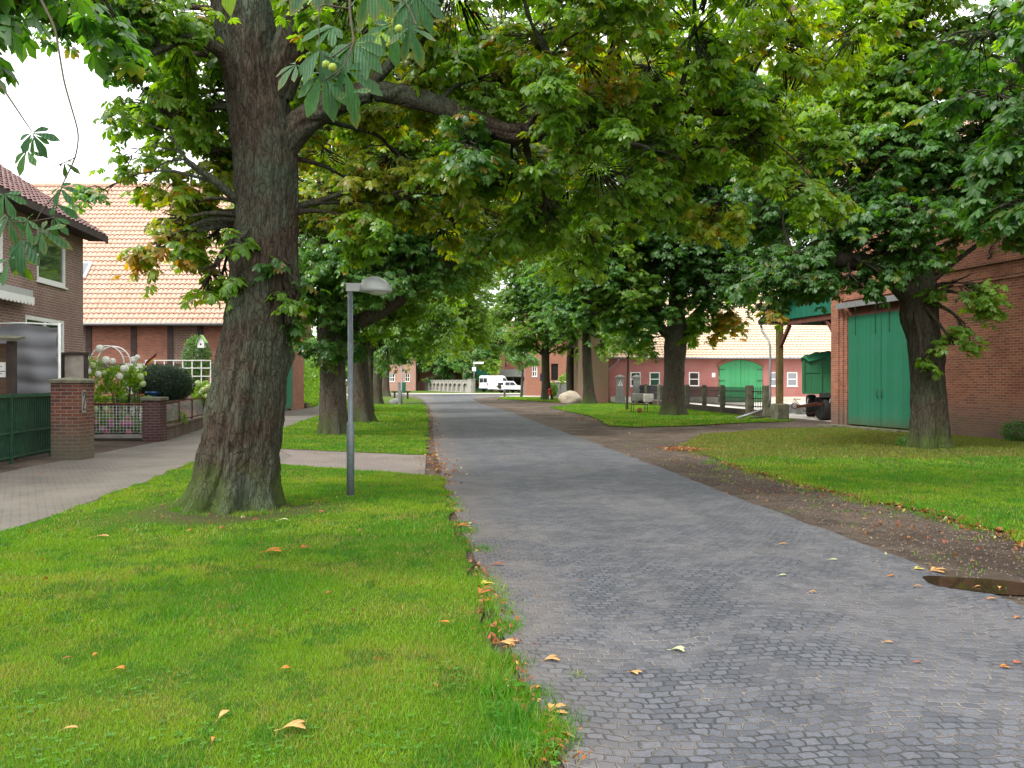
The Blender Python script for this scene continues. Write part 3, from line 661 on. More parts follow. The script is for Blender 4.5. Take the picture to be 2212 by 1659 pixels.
def trunk_geo(path, rads, nseg=40, step=.06, amp=.03, flare=.5, lobes=5, seed=0, twist=0, frh=.35, furrow=1.0, burls=()):
    """displaced trunk or limb along a smooth path"""
    path = np.array([tuple(p) for p in path], float); rads = np.array(rads, float)
    d = np.concatenate([[0], np.cumsum(np.linalg.norm(np.diff(path,axis=0),axis=1))]); n = max(4, int(d[-1]/step))
    s_ = np.linspace(0, d[-1], n)
    def interp(v):   # catmull-like smoothing by repeated averaging of linear interpolation
        r_ = np.interp(s_, d, v); k = max(1, int(n/len(d)/2)); ker = np.hanning(2*k+3)[1:-1]; ker /= ker.sum()
        pad = np.concatenate([2*r_[0]-r_[1:k+1][::-1], r_, 2*r_[-1]-r_[-k-1:-1][::-1]]); return np.convolve(pad, ker, 'valid') if k < n-1 else r_
    P = np.stack([interp(path[:,i]) for i in range(3)], 1); rr = interp(rads)
    T = nrm(np.gradient(P, axis=0)); ref = np.array([1.,.1,.05]) if abs(T[0][2]) > .7 else np.array([0,0,1.])
    A = nrm(ref - T*np.sum(T*ref,1,keepdims=True)); B = np.cross(T, A)
    th = np.linspace(0, 2*np.pi, nseg, endpoint=False); Th, S = np.meshgrid(th, s_)
    cs, sn = np.cos(Th), np.sin(Th); q = rr[:,None]
    base = 1+.07*(fbm(cs*1.1+seed, sn*1.1, S*.5, seed, 3)-.5)*2
    if flare:
        lob = .5+.5*np.cos(lobes*Th+seed+.6*np.sin(2*Th+seed)); base = base + flare*np.exp(-S/frh)*(.35+.9*lob) + .2*np.exp(-S/.9)*(lob-.35)
    ridg = np.abs(fbm(cs*q*7+seed, sn*q*7, S*1.5, seed+5, 5)-.5)*2; ridg = np.clip(ridg*3.2, 0, 1)
    pl = fbm(cs*q*16+3, sn*q*16, S*7, seed+11, 3)
    D = amp*furrow*(ridg-.6) + amp*.95*(pl-.5)
    rad = q*base + D
    for (bs, bth, br, bh) in burls:
        dd = np.sqrt(((S-bs)/br)**2 + (((Th-bth+np.pi)%(2*np.pi)-np.pi)*q/br)**2); rad = rad + bh*np.exp(-dd*dd)
    V = P[:,None,:] + A[:,None,:]*(rad*cs)[...,None] + B[:,None,:]*(rad*sn)[...,None]
    i, k = np.meshgrid(np.arange(n-1), np.arange(nseg), indexing='ij'); k2 = (k+1)%nseg
    Q = np.stack([i*nseg+k, i*nseg+k2, (i+1)*nseg+k2, (i+1)*nseg+k], -1).reshape(-1,4)
    return V.reshape(-1,3), Q
def addtrunk(geo, *a, **k):
    V, Q = trunk_geo(*a, **k); geo.V.append(V); geo.Q.append(Q+geo.n); geo.T.append(np.zeros((0,3),int)); geo.C.append(None); geo.n += len(V)
def path_px(pts, off=(0,0,0)):       # (x, y, width, Y) in photograph units -> points and radii
    P = [tuple(at(x,y,Y)-Vector(off)) for x,y,w_,Y in pts]; r_ = [w_*Y/F/2 for x,y,w_,Y in pts]; return P, r_
def bl(x, y, r, Y, pal='g', k=1.0, off=(0,0,0), fl=.85, dy=None):
    dy = dy or (1.6 if Y < 20 else (1.5 if Y < 50 else 1.2))
    p = at(x,y,Y)-Vector(off); q = r*Y/F; return (tuple(p), (q, q*dy, q*fl), pal, k)
def limbs_to(geo, src, blobs, r0, seed=0, seg=10):
    rr = random.Random(seed)
    for c, r, pal, k in blobs:
        s_ = min(src, key=lambda p: (Vector(p[0])-Vector(c)).length + max(0, p[0][2]-c[2])*1.2)
        a = Vector(s_[0]); b = Vector(c); L = (b-a).length
        if L < .4: continue
        m1 = a.lerp(b,.35)+Vector((rr.uniform(-.12,.12)*L, rr.uniform(-.12,.12)*L, .1*L)); m2 = a.lerp(b,.7)+Vector((rr.uniform(-.1,.1)*L, rr.uniform(-.1,.1)*L, .1*L))
        ra = min(s_[1]*.6, r0*(.4+.1*L)); addtrunk(geo, [a,m1,m2,b], [ra,ra*.7,ra*.5,ra*.25], nseg=seg, step=max(.12, L/14), amp=.004, flare=0, seed=seed)
        # boughs inside the clump
        for q in range(4):
            u = Vector((rr.gauss(0,1),rr.gauss(0,1),rr.gauss(0,.6))).normalized(); e = b+Vector((u[0]*r[0],u[1]*r[1],u[2]*r[2]))*.8
            addtrunk(geo, [m2.lerp(b,.5), b.lerp(e,.5)+Vector((0,0,.08*L*.3)), e], [ra*.35,ra*.22,ra*.1], nseg=5, step=max(.2, L/10), amp=0, flare=0, seed=q)
def tree(label, base, trunk_pts, limbs, blobs, size=.2, nl=7, detail=1, dens_=1., per=6, mat='bark', nseg=40, step=.08, amp=.02, flare=.4, lobes=5, group=None, cat='tree', seed=0, clip=None, furrow=1., burls=(), r0=.16, name='chestnut_tree', leafmat_='leaf', frh=.35, low=None):
    root = thing(name, label, cat, (base[0],base[1],0), 0, group); off = (base[0],base[1],0)
    wood = Geo(); P, r_ = path_px(trunk_pts, off); P[0] = (P[0][0],P[0][1],-.05)
    addtrunk(wood, P, r_, nseg=nseg, step=step, amp=amp, flare=flare, lobes=lobes, seed=seed, furrow=furrow, burls=burls, frh=frh)
    src = [(P[i], r_[i]) for i in range(len(P)) if P[i][2] > .45*P[-1][2]] or [(P[-1], r_[-1])]
    for L in limbs:
        p, q = path_px(L, off); addtrunk(wood, p, q, nseg=max(10,nseg//3), step=max(step, .05), amp=amp*.6, flare=0, seed=seed+3)
        src += list(zip(p, q))
    B = [bl(*b[:4], *(b[4:6] if len(b) > 5 else ((b[4],1.) if len(b) > 4 else ('g',1.))), off=off, **(b[6] if len(b) > 6 else {})) for b in blobs]
    limbs_to(wood, src, B, r0, seed)
    lg = Geo(); crown(lg, wood, None, B, size, nl, detail, dens_, per, clip)
    wood.C = [None]
    link('trunk', npmesh('trunk', np.concatenate(wood.V), np.concatenate(wood.Q), None, None, True), M[mat], root)
    link('crown', lg.mesh('crown', detail == 2), M[leafmat_], root)
    print(label[:40], 'leaves verts', lg.n)
    return root
# the big leaning chestnut beside the lamp
T1 = (g(512,1099)[0], 11.35)
T1trunk = [(505,1099,176,11.35),(511,1060,168,11.35),(517,1000,163,11.35),(527,900,158,11.35),(539,820,150,11.35),(553,730,139,11.35),(566,640,132,11.4),(575,540,131,11.45),(576,430,133,11.5),(575,330,132,11.5),(560,230,130,11.5),(548,150,122,11.45),(532,60,124,11.4),(508,-60,105,11.3),(470,-250,85,11.2),(450,-450,60,11.2),(440,-700,30,11.2)]
LIMB = [(588,350,80,11.5),(625,292,72,11.5),(668,253,62,11.5),(728,220,52,11.4),(800,196,46,11.3),(870,205,46,11.4),(950,228,40,11.3),(1030,258,38,11.2),(1085,285,42,11.2),(1135,290,46,11.2),(1185,282,34,11.3),(1260,275,27,11.4),(1330,258,26,11.5),(1400,238,28,11.6),(1460,220,26,11.7),(1530,195,20,11.8),(1620,175,14,12)]
L2 = [(590,200,90,11.5),(625,110,80,11.4),(655,30,74,11.2),(690,-80,60,11),(760,-220,50,10.6),(850,-400,36,10.2),(980,-560,20,10)]
L3 = [(530,230,36,11.4),(480,110,26,11),(420,80,22,10.6),(350,105,16,10.3),(290,130,11,10)]
L4 = [(560,480,30,11.5),(520,440,20,11.3),(470,395,14,11),(400,345,9,10.8)]
L5 = [(790,196,26,11.4),(850,130,20,11.2),(930,60,16,10.8),(960,-40,14,10.4)]
L6 = [(1440,228,20,11.7),(1500,240,16,11.8),(1570,245,12,12),(1640,225,8,12.2)]
L7 = [(1230,275,14,11.3),(1300,290,9,11.3),(1400,320,6,11.4)]
L8 = [(1130,290,16,11.2),(1180,215,13,11.0),(1190,120,12,10.8),(1150,60,10,10.5),(1120,-30,10,10.2)]
T1b = [(330,170,70,12.4,'g',1.1),(380,260,60,12.2,'g',1.1),(290,330,36,11.4,'g',.8),(380,390,50,12,'y',1.1),(430,480,50,12.2,'y',1.2),(400,540,36,11.8,'l',1.),(345,520,30,11,'o',.7),(330,600-60,16,11,'y',.7),(480,600,36,12,'l',1.),(1330,300,60,11,'g',.9),(1240,560,40,12.5,'l',.8),(1080,520,60,13,'g',1.),(960,500,60,13,'y',1.),(640,20,55,13.5,'d',1.),(660,-60,80,13,'g',1.),(880,250,70,13.2,'y',1.),(1080,60,110,13,'g',1.),(1420,420,70,12.6,'g',1.),(1230,400,80,13,'g',1.),(980,200,80,13,'g',1.),(1350,180,90,13,'y',.8),(720,200,70,13.2,'g',.9),(690,80,80,13,'g',.8),(1480,240,80,13,'g',.9),(1100,330,70,13.4,'y',.9),(350,20,110,12,'g',1.),(470,90,70,12.6,'g',1.),(450,200,85,12,'g',1.1),(400,90,85,11,'g',1.1),(300,70,75,10.6,'d',1.),(270,140,36,10.8,'d',.5),(180,10,70,10,'d',.8),(250,-60,110,10,'g',1.),(330,225,50,11,'g',.6),(455,330,60,11.8,'g',1.),(400,300,45,12.4,'l',.8),(300,400,26,11.6,'l',.8),(225,410,18,11.4,'b',.9),(235,240,26,11,'g',.6),
 (420,440,60,11.5,'y',.9),(370,480,36,11,'y',.6),(345,550,26,11,'o',.6),(460,520,48,11.7,'l',1.),(455,590,36,11.3,'l',1.),(440,625,18,11.4,'l',1.),(500,380,50,12.3,'y',.9),
 (760,90,90,12.6,'g',1.),(760,-20,120,11,'g',.8),(700,330,50,12.6,'y',.7),(770,400,80,12.5,'y',1.1),(850,330,75,12.8,'y',1.),(900,430,75,12,'y',.9),(790,480,60,12,'g',.9),(930,120,90,12,'y',1.),(980,-40,130,11,'g',.9),(1040,170,75,11.6,'g',1.),
 (1010,370,80,12,'y',.8),(1000,310,70,10.9,'d',.9),(1100,400,85,12,'g',1.),(1180,460,75,12,'g',.9),(1150,215,80,10.7,'g',1.),(1250,215,70,10.9,'g',1.1),(1260,120,80,11,'o',.4),(1160,80,90,11.6,'y',.8),(1330,60,100,11,'y',.8),(1300,-60,140,10.6,'g',.9),
 (1290,360,75,11.4,'g',1.),(1380,300,70,11.7,'g',1.),(1400,140,90,11.4,'l',1.),(1500,60,110,11,'l',.9),(1480,330,80,12,'l',1.),(1560,160,80,11.8,'b',.9),(1600,300,85,11.8,'l',1.),(1680,90,90,12,'y',.8),(1700,220,80,12,'l',1.),(1680,400,70,12,'l',1.),(1750,330,60,12,'l',.8),(1560,430,60,12,'y',.9),(1790,430,40,11.8,'l',.8),(1640,-60,150,11,'l',.8),(1850,60,100,12,'l',.8),(1270,500,50,11.8,'g',.7),
 (620,580,22,11.1,'d',1.3),(625,640,16,11.1,'g',1.2),(520,520,14,10.9,'g',.8),(625,700,13,11.1,'d',1.1),(515,590,12,11,'g',1.)]
_l = np.array([(p[0],p[1]) for p in LIMB], float)
def _clear(b):      # keep the great limb free of leaves on the road side
    x, y, r, Y = b[:4]
    if 620 < x < 1500 and abs(y-np.interp(x, _l[:,0], _l[:,1])) < r*(.85 if x < 1150 else .5): return (x, y, r, max(Y, 12.3+1.6*r*12/F)) + tuple(b[4:])
    return b
T1b = [_clear(b) for b in T1b]
t1 = tree('huge leaning chestnut with furrowed greenish bark beside the grey street lamp', T1, T1trunk, [LIMB,L2,L3,L4,L5,L6,L7,L8], T1b, size=.135, detail=1, dens_=.92, per=6, mat='bark_near', nseg=220, step=.022, amp=.042, flare=.26, lobes=7, seed=4, furrow=1., group='chestnuts lining the left side of the road', r0=.1, frh=.33,
     burls=((3.05,.15,.22,.1),(2.2,.2,.16,.07),(5.1,2.9,.2,.06),(4.6,-1.2,.22,.05),(3.4,3.0,.15,.05)))
# fruit and the low foreground spray, growing on this tree
def conker(parent, p, r=.025):
    mb = MB(); mb.lathe([(0,-r),(r*.6,-r*.85),(r,-r*.1),(r*.85,r*.6),(r*.3,r*.95),(0,r)], 12, p)
    rr = random.Random(int(p[0]*1000))
    for k in range(26):
        u = Vector((rr.gauss(0,1),rr.gauss(0,1),rr.gauss(0,1))).normalized(); a = u.orthogonal().normalized()*r*.1; b = u.cross(a)
        c = Vector(p)+u*r*.93; mb.add([c+a, c-a*.5+b*.9, c-a*.5-b*.9, Vector(p)+u*r*1.25], [[0,1,3],[1,2,3],[2,0,3]])
    return mb.build('conker', M['conker'], parent)
M['conker'] = plain('green_conker_husk', (.23,.3,.04), .6, var=.15, sc=30)
def nearspray(parent, off, twigpts, leaves, fruit, label=None, dark=False):
    g_ = Geo(); tw = Geo(); o = Vector(off)
    for pts in twigpts:
        p = [at(x,y,Y)-o for x,y,w_,Y in pts]; r_ = [max(.0012,w_*Y/F/2*.6) for x,y,w_,Y in pts]
        addtrunk(tw, p, r_, nseg=8, step=.02, amp=0, flare=0)
    for (x,y,Y,sz,ang,tilt,nl,pal) in leaves:
        p = at(x,y,Y)-o; f = Vector((math.cos(R(ang)), -.25, math.sin(R(ang))))
        n_ = Vector((.15*math.cos(R(ang)), -math.cos(R(tilt)), math.sin(R(tilt))))
        lo, hi, ed = PAL[pal]; m = rng.random(); c = (lo*(1-m)+hi*m)
        g_.add(*leafgeo(np.array([p]), np.array([f]), np.array([n_]), np.array([sz*1.15]), np.array([c]), nl, 2, np.array([.3 if rng.random() < .4 else .05]), spread=1.8))
    b = link('branch', npmesh('branch', np.concatenate(tw.V), np.concatenate(tw.Q), smooth=True), M['twig'], parent, label)
    link('leaves', g_.mesh('leaves'), M['leaf_near'], b)
    for (x,y,Y,r) in fruit: conker(b, tuple(at(x,y,Y)-o), r)
M['twig'] = plain('green_brown_twig', (.055,.045,.025), .8, var=.3)
def nearleaf():
    t = NT('near_chestnut_leaf'); a = t.n('ShaderNodeAttribute', attribute_name='tint'); v = t.coord(); f = t.noise(v, 40, 4); 
    c = t.mix(.5, a.outputs[0], t.ramp(f, [(.3,.6),(.7,1.3)]), 'MULTIPLY')
    p = t.n('ShaderNodeBsdfPrincipled'); t.l(c, p.inputs['Base Color']); p.inputs['Roughness'].default_value = .5; p.inputs['Specular IOR Level'].default_value = .3
    wv = t.n('ShaderNodeTexWave'); wv.inputs['Scale'].default_value = 18; wv.inputs['Distortion'].default_value = 1.5; t.l(v, wv.inputs['Vector'])
    t.l(t.bump(wv.outputs['Fac'], .5, .006), p.inputs['Normal'])
    tr = t.n('ShaderNodeBsdfTranslucent'); sc = t.n('ShaderNodeVectorMath', operation='MULTIPLY'); t.l(c, sc.inputs[0]); sc.inputs[1].default_value = (1.8,1.8,.7); t.l(sc.outputs[0], tr.inputs[0])
    m = t.n('ShaderNodeMixShader'); m.inputs[0].default_value = .35; t.l(p.outputs[0], m.inputs[1]); t.l(tr.outputs[0], m.inputs[2]); t.l(m.outputs[0], t.out.inputs[0]); return t.m
M['leaf_near'] = nearleaf()
PAL['n'] = (np.array([.022,.085,.028]), np.array([.042,.125,.04]), .05)
nearspray(t1, (T1[0],T1[1],0), [
  [(740,-320,16,5.2),(760,-120,13,5.0),(755,20,10,4.8),(765,90,8,4.7)],[(765,90,7,4.7),(710,130,5,4.6),(690,110,4,4.6)],[(765,90,6,4.7),(745,145,4,4.6),(700,175,3,4.6)],
  [(760,-120,10,5.0),(830,-60,8,4.9),(880,10,7,4.9),(900,55,5,4.8)],[(755,20,8,4.8),(690,10,5,4.8),(690,100,3,4.7)],[(765,90,5,4.7),(740,150,4,4.6),(725,165,3,4.6)],[(900,55,4,4.8),(880,40,3,4.8),(862,70,2,4.8)],[(740,-200,9,5.1),(560,-160,7,5),(490,-90,4,4.9)]],
 [(765,95,4.7,.20,-75,28,7,'n'),(693,108,4.6,.19,-120,34,7,'n'),(700,160,4.6,.20,-105,20,6,'n'),(745,150,4.6,.22,-70,15,5,'n'),(720,60,4.8,.17,-160,50,7,'n'),(640,140,4.7,.15,-135,45,5,'n'),
  (845,55,4.9,.18,-100,25,6,'n'),(885,60,4.8,.18,-60,30,5,'n'),(800,-30,4.9,.2,-80,30,7,'n'),(900,-10,4.9,.2,-100,30,7,'n'),(760,200,4.5,.15,-80,10,3,'n'),(490,-75,4.9,.24,-85,10,3,'l'),(680,-40,4.9,.2,-120,30,7,'n'),(820,70,4.9,.15,-150,40,5,'g')],
 [(705,140,4.5,.021),(719,146,4.45,.021),(862,63,4.75,.022)], label='low spray of large leaves with green conkers hanging in the foreground')
for (x,y,Y) in ((1705,240,11.2),(1690,255,11.2),(1850,300,11.6),(1810,330,11.7),(1255,70,10.6)): conker(t1, tuple(at(x,y,Y)-Vector((T1[0],T1[1],0))), .035)
# second to sixth tree on the left
T2 = (g(723,940)[0], 26.75); T2b = [(1150,320,110,29,'y',1.),(1250,230,120,29,'l',1.),(1050,150,120,29,'y',1.),(1180,480,80,28,'l',.9),(560,350,70,28,'g',1.),(830,300,110,25,'y',1.),(720,600,100,26,'b',1.),(620,470,110,27,'g',1.),(760,430,140,27,'y',1.),(880,520,110,26.5,'b',1.1),(660,600,55,25.5,'b',1.),(655,690,42,26.5,'g',1.),(700,640,48,25.5,'b',1.2),(740,560,70,24.5,'b',1.1),(700,250,180,28,'g',.8),(930,330,150,27,'g',.9),(1010,440,100,26,'y',1.),(960,540,80,25.5,'b',1.1),(830,600,60,25,'b',1.1),(880,440,80,24,'b',1.),(690,760,26,25.8,'d',1.2),(730,740,28,25.6,'d',1.2),(860,150,170,28,'g',.7),(1080,260,130,27,'g',.7),(715,700,36,25.7,'d',1.)]
tree('stout chestnut with a swollen pollarded head and mossy foot behind the street lamp', T2, [(723,940,60,26.75),(722,900,56,26.75),(720,850,55,26.75),(718,790,54,26.75),(718,745,62,26.75),(716,700,60,26.75),(712,640,44,26.8),(705,560,36,26.9),(700,420,28,27),(705,250,18,27)], [[(722,735,40,26.7),(765,700,34,26.5),(820,675,32,26.2),(868,645,28,26),(892,590,22,26),(915,520,16,26),(940,430,10,26)]], T2b, size=.17, detail=1, nl=6, dens_=1.15, per=6, nseg=72, step=.05, amp=.035, flare=.2, lobes=7, seed=9, group='chestnuts lining the left side of the road', r0=.1, burls=((3.2,1.2,.35,.18),(3.0,-1.5,.3,.15)))
T3 = (g(783,913)[0], 34.8)
tree('third chestnut on the left, dark furrowed trunk half hidden by the lamp post', T3, [(783,913,46,34.8),(781,860,38,34.8),(778,800,37,34.8),(775,730,36,34.8),(770,650,30,35),(770,450,20,35)], [], [(790,620,90,35,'g',1.),(850,690,45,34,'g',1.1),(770,720,40,33.5,'g',1.),(860,600,80,35,'y',1.),(980,560,90,35,'l',1.),(900,450,130,36,'l',1.),(1050,500,90,35,'y',1.),(800,760,24,34,'d',1.)], size=.22, detail=0, nl=6, dens_=1.2, nseg=40, seed=13, group='chestnuts lining the left side of the road')
T4 = (-7.9, 46.2)
tree('slim fourth chestnut on the left beyond the dark furrowed one', T4, [(793,891,26,46.2),(796,830,20,46.2),(798,760,18,46.2),(800,650,12,46)], [], [(860,690,60,46,'g',1.),(900,640,70,46,'g',1.),(840,740,40,45,'b',1.),(950,700,50,46,'g',1.),(820,640,60,47,'g',1.)], size=.28, detail=0, nl=5, dens_=1.3, nseg=24, seed=17, group='chestnuts lining the left side of the road')
T5 = (g(815,872)[0], 63)
tree('smooth grey forked chestnut by the rock and the far lamp post', T5, [(813,874,24,63),(815,830,20,63),(819,780,20,63),(824,730,20,63),(828,650,14,63)], [[(816,790,14,63),(808,750,12,63),(800,700,8,63)]], [(870,720,50,63,'b',1.),(930,700,60,64,'l',1.),(900,650,70,64,'g',1.),(990,650,80,66,'g',1.),(960,600,90,68,'g',1.),(830,730,40,62,'b',1.),(1010,700,45,66,'l',.9)], size=.3, detail=0, nl=5, dens_=1.3, nseg=24, seed=19, group='chestnuts lining the left side of the road')
T6 = (g(831,856)[0], 95)
tree('farthest chestnut on the left where the road bends away', T6, [(831,857,22,95),(832,820,18,95),(834,770,16,95),(834,700,12,95)], [], [(855,740,32,95,'g',1.),(900,740,38,97,'y',1.),(940,700,60,100,'g',1.),(1000,740,34,102,'l',.8),(870,700,50,97,'g',1.)], size=.4, detail=0, nl=5, dens_=1.3, nseg=20, seed=23, group='chestnuts lining the left side of the road')
# maple-like dark trees behind the arcaded wall
for (lab, x, Y, pts, bs) in (
  ('ivy-clad dark tree behind the left part of the arcaded wall', 950, 147, [(950,845,24,147),(950,800,24,147),(952,740,18,147)], [(945,780,36,147,'b',1.2),(985,755,42,147,'b',1.),(950,730,50,148,'g',1.),(1010,700,60,149,'g',1.),(950,815,20,146,'d',1.3)]),
  ('ivy-clad dark tree behind the street name sign', 1013, 135, [(1013,845,24,135),(1012,800,24,135),(1015,740,18,135)], [(1020,765,40,135,'b',1.),(1052,778,24,134,'l',1.),(1012,815,20,135,'d',1.3),(1070,735,44,136,'b',1.),(1040,700,60,137,'g',1.)])):
    b_ = at(x, 850, Y); tree(lab, (b_.x, Y), pts, [], bs, size=.45, detail=0, nl=5, dens_=1.4, nseg=16, seed=29, name='maple_tree', group='dark trees behind the arcaded wall')
# right-hand trees
T10 = (g(1180,864)[0], 76)
tree('chestnut by the red hydrant with a blue sign behind its trunk', T10, [(1181,864,22,76),(1179,820,18,76),(1178,770,17,76),(1180,700,14,76)], [], [(1180,680,60,76,'b',1.2),(1140,720,38,75,'l',1.1),(1225,700,46,76,'b',1.1),(1170,610,70,77,'b',1.),(1120,740,26,75,'b',1.),(1240,750,24,74,'l',.9),(1110,650,50,77,'g',1.),(1120,560,70,78,'l',1.),(1200,540,70,78,'b',1.)], size=.32, detail=0, nl=6, dens_=1.3, nseg=24, seed=31, group='chestnuts on the right-hand grass')
T11 = (g(1273,873)[0], 62)
tree('straight dark chestnut immediately right of the pale boulder', T11, [(1274,875,28,62),(1271,830,22,62),(1268,780,20,62),(1266,700,16,62),(1265,600,12,62)], [], [(1280,650,75,62,'b',1.2),(1225,680,45,61,'b',1.),(1320,690,44,61,'g',1.),(1290,570,90,63,'b',1.),(1210,590,70,62,'b',1.),(1370,640,60,62,'g',1.),(1260,480,90,63,'l',1.),(1150,440,90,64,'y',1.),(1300,730,26,60.5,'g',1.)], size=.3, detail=0, nl=6, dens_=1.3, nseg=28, seed=37, group='chestnuts on the right-hand grass', mat='bark_dark')
T12 = (g(1456,898)[0], 41.8)
tree('thick chestnut with a knotted trunk standing in front of the picket fence', T12, [(1456,899,50,41.8),(1455,860,46,41.8),(1456,820,44,41.8),(1457,780,45,41.8),(1458,750,50,41.8),(1460,720,42,41.8),(1462,660,34,41.8),(1460,560,26,42),(1455,440,18,42)], [[(1455,735,24,41.8),(1410,690,20,41.5),(1330,665,15,41),(1260,650,8,41)]], [(1300,250,140,42,'g',1.),(1180,380,110,41,'l',1.),(1400,200,150,43,'l',.8),(1600,250,140,43,'g',.9),(1700,400,110,42,'d',1.),(1450,560,120,42,'d',1.2),(1350,620,75,41,'g',1.1),(1400,665,50,40.5,'b',1.1),(1290,610,60,40.5,'b',1.),(1290,680,30,40.5,'b',1.),(1370,690,34,40.5,'b',1.1),(1550,580,90,41,'d',1.2),(1520,680,40,41.5,'g',1.),(1580,670,38,41,'o',.9),(1640,600,70,42,'d',1.1),(1560,710,24,41.5,'o',.8),(1400,420,130,43,'d',1.),(1550,430,110,42,'d',1.1),(1480,300,140,43,'g',.9),(1660,480,90,42,'d',1.),(1500,730,18,41.3,'l',1.),(1410,730,22,41,'g',1.),(1320,520,80,41,'l',.9),(1240,560,60,41,'l',.7)], size=.24, detail=0, nl=7, dens_=1.2, nseg=56, step=.08, amp=.03, seed=41, group='chestnuts on the right-hand grass', flare=.28, burls=((3.4,1.4,.35,.16),(3.2,-1.2,.3,.14)))
b_ = g(1354,886.5)
tree('young staked tree with a thin trunk near the small rusty table', (b_[0], b_[1]), [(1354,887,7,49.3),(1355,840,6,49.3),(1357,780,5,49.3),(1359,730,4,49.3)], [], [(1350,725,40,49,'g',1.),(1375,750,24,48.6,'l',.9),(1330,745,24,49,'g',.8),(1360,690,40,49.5,'b',1.)], size=.17, detail=0, nl=5, dens_=.9, nseg=12, seed=43, flare=0, name='young_tree', r0=.04)
b_ = g(1127,858)
tree('small round-headed young tree on the grass in front of the white vans', (b_[0], b_[1]), [(1126,858,6,89),(1128,820,5,89),(1130,790,4,89)], [], [(1133,765,24,89,'b',1.2),(1115,775,14,89,'b',1.),(1152,778,14,89,'b',1.)], size=.28, detail=0, nl=5, dens_=1.3, nseg=10, seed=47, flare=0, name='young_tree', r0=.05)
b_ = at(1240, 862, 80)
tree('smooth grey beech leaning in front of the red brick farmhouse', (b_.x, 80), [(1236,862,22,80),(1232,800,19,80),(1233,760,17,80),(1243,700,14,80),(1256,640,12,80)], [], [(1262,600,60,80,'l',1.),(1240,690,28,79,'l',.8),(1300,560,60,80,'g',1.)], size=.35, detail=0, nl=5, dens_=1.2, nseg=20, seed=53, name='beech_tree', flare=.15)
# big tree in front of the red barn
T7 = (g(2003,966)[0], 21.8)
T7b = [(2130,340,80,20.6,'d',1.2),(2190,400,60,20,'d',.9),(2185,300,80,20,'d',1.1),(2090,640,40,20.6,'g',.6),(1700,610,50,21.2,'d',1.2),(1760,590,46,20.8,'d',1.2),(1640,670,26,21,'o',.9),(1840,600,34,20.6,'d',1.1),(1900,590,26,20.4,'d',1.1),(1850,250,110,22,'l',1.),(1850,520,85,21,'d',1.2),(1720,540,75,21,'d',1.2),(1930,470,80,20.5,'d',1.2),(1780,440,90,22,'d',1.1),(1880,360,100,21,'b',1.),(1960,250,110,21,'g',1.),(1860,200,110,22,'g',1.),(1700,620,38,21,'d',1.1),(1790,600,40,20.5,'d',1.1),(1880,575,30,20,'d',1.),(2040,330,70,20.5,'d',1.),(2110,430,80,20.5,'d',1.),(2080,520,45,20.5,'g',1.),(2070,610,48,20.5,'g',.8),(2085,700,34,20.5,'g',.7),(2060,740,16,20.5,'g',.8),(2120,280,100,20,'d',1.),(1980,100,140,22,'g',1.),(1740,280,110,22,'l',.9),(2150,120,120,20,'d',.9),(1950,-80,200,21,'g',.9),(1640,620,30,21,'d',.9),(1660,430,80,22,'d',1.),(2175,500,50,20,'d',1.),(1960,540,36,20,'d',.9),(1990,770,9,20.6,'g',1.)]
tree('big dark chestnut with a mossy foot standing before the green barn door', T7, [(2006,970,84,21.3),(2008,930,78,21.3),(2006,850,71,21.3),(2001,780,68,21.3),(1992,700,68,21.3),(1984,620,68,21.3),(1985,560,68,21.3),(1990,480,44,21.4),(1988,400,42,21.4),(1978,320,42,21.4),(1972,220,34,21.4),(1965,60,24,21.4)],
     [[(1975,640,60,21.3),(1935,600,50,21.2),(1890,572,42,21.1),(1830,562,36,21),(1770,558,28,21),(1710,545,16,21)],[(1980,330,30,21.4),(2010,270,24,21),(2060,210,18,20.6)]],
     T7b, size=.18, detail=1, nl=7, dens_=1.0, per=6, mat='bark_dark', nseg=120, step=.035, amp=.035, flare=.2, lobes=6, seed=57, group='chestnuts on the right-hand grass', burls=((3.4,3.0,.35,.12),(2.3,-.5,.2,.06)))
# trees rooted just outside the frame whose branches hang in from both sides
T8 = (9.3, 9.8)
tree('chestnut whose dark boughs hang in at the upper right, trunk beyond the frame', T8, [(2850,1140,140,9.8),(2850,900,120,9.8),(2840,600,110,9.8),(2820,200,90,9.8),(2800,-300,60,9.8)], [[(2840,520,60,9.8),(2600,330,44,10),(2400,280,28,10.2),(2250,250,14,10.4)]], [(2230,100,110,10.5,'d',1.),(2250,300,95,10.3,'d',1.1),(2230,440,75,10.2,'d',1.1),(2150,200,60,10.6,'d',.8),(2120,60,70,10.6,'d',.7),(2400,200,160,10,'d',.8),(2350,450,110,10,'d',.9),(2180,380,50,10.4,'d',.9),(2500,-100,220,10,'g',.5)], size=.18, detail=1, nl=7, dens_=.95, nseg=40, seed=61, mat='bark_dark', r0=.09)
T0 = (-5.7, 4.2)
t0 = tree('chestnut whose twigs droop in at the upper left over the brick house', T0, [(-1400,1560,330,4.2),(-1400,1100,280,4.2),(-1390,500,250,4.2),(-1370,-300,200,4.2),(-1350,-900,120,4.2)], [[(-1380,-200,110,4.2),(-900,-300,80,4.5),(-400,-200,50,5),(0,-120,26,5.4)]], [(60,-20,90,6.2,'d',.7),(-90,120,110,6,'d',.7),(170,-90,140,6.5,'d',.7),(20,90,45,6.3,'d',.6),(-40,270,45,6.2,'d',.6),(-250,60,200,6,'g',.4)], size=.17, detail=1, nl=7, dens_=.9, nseg=40, seed=67, r0=.07)
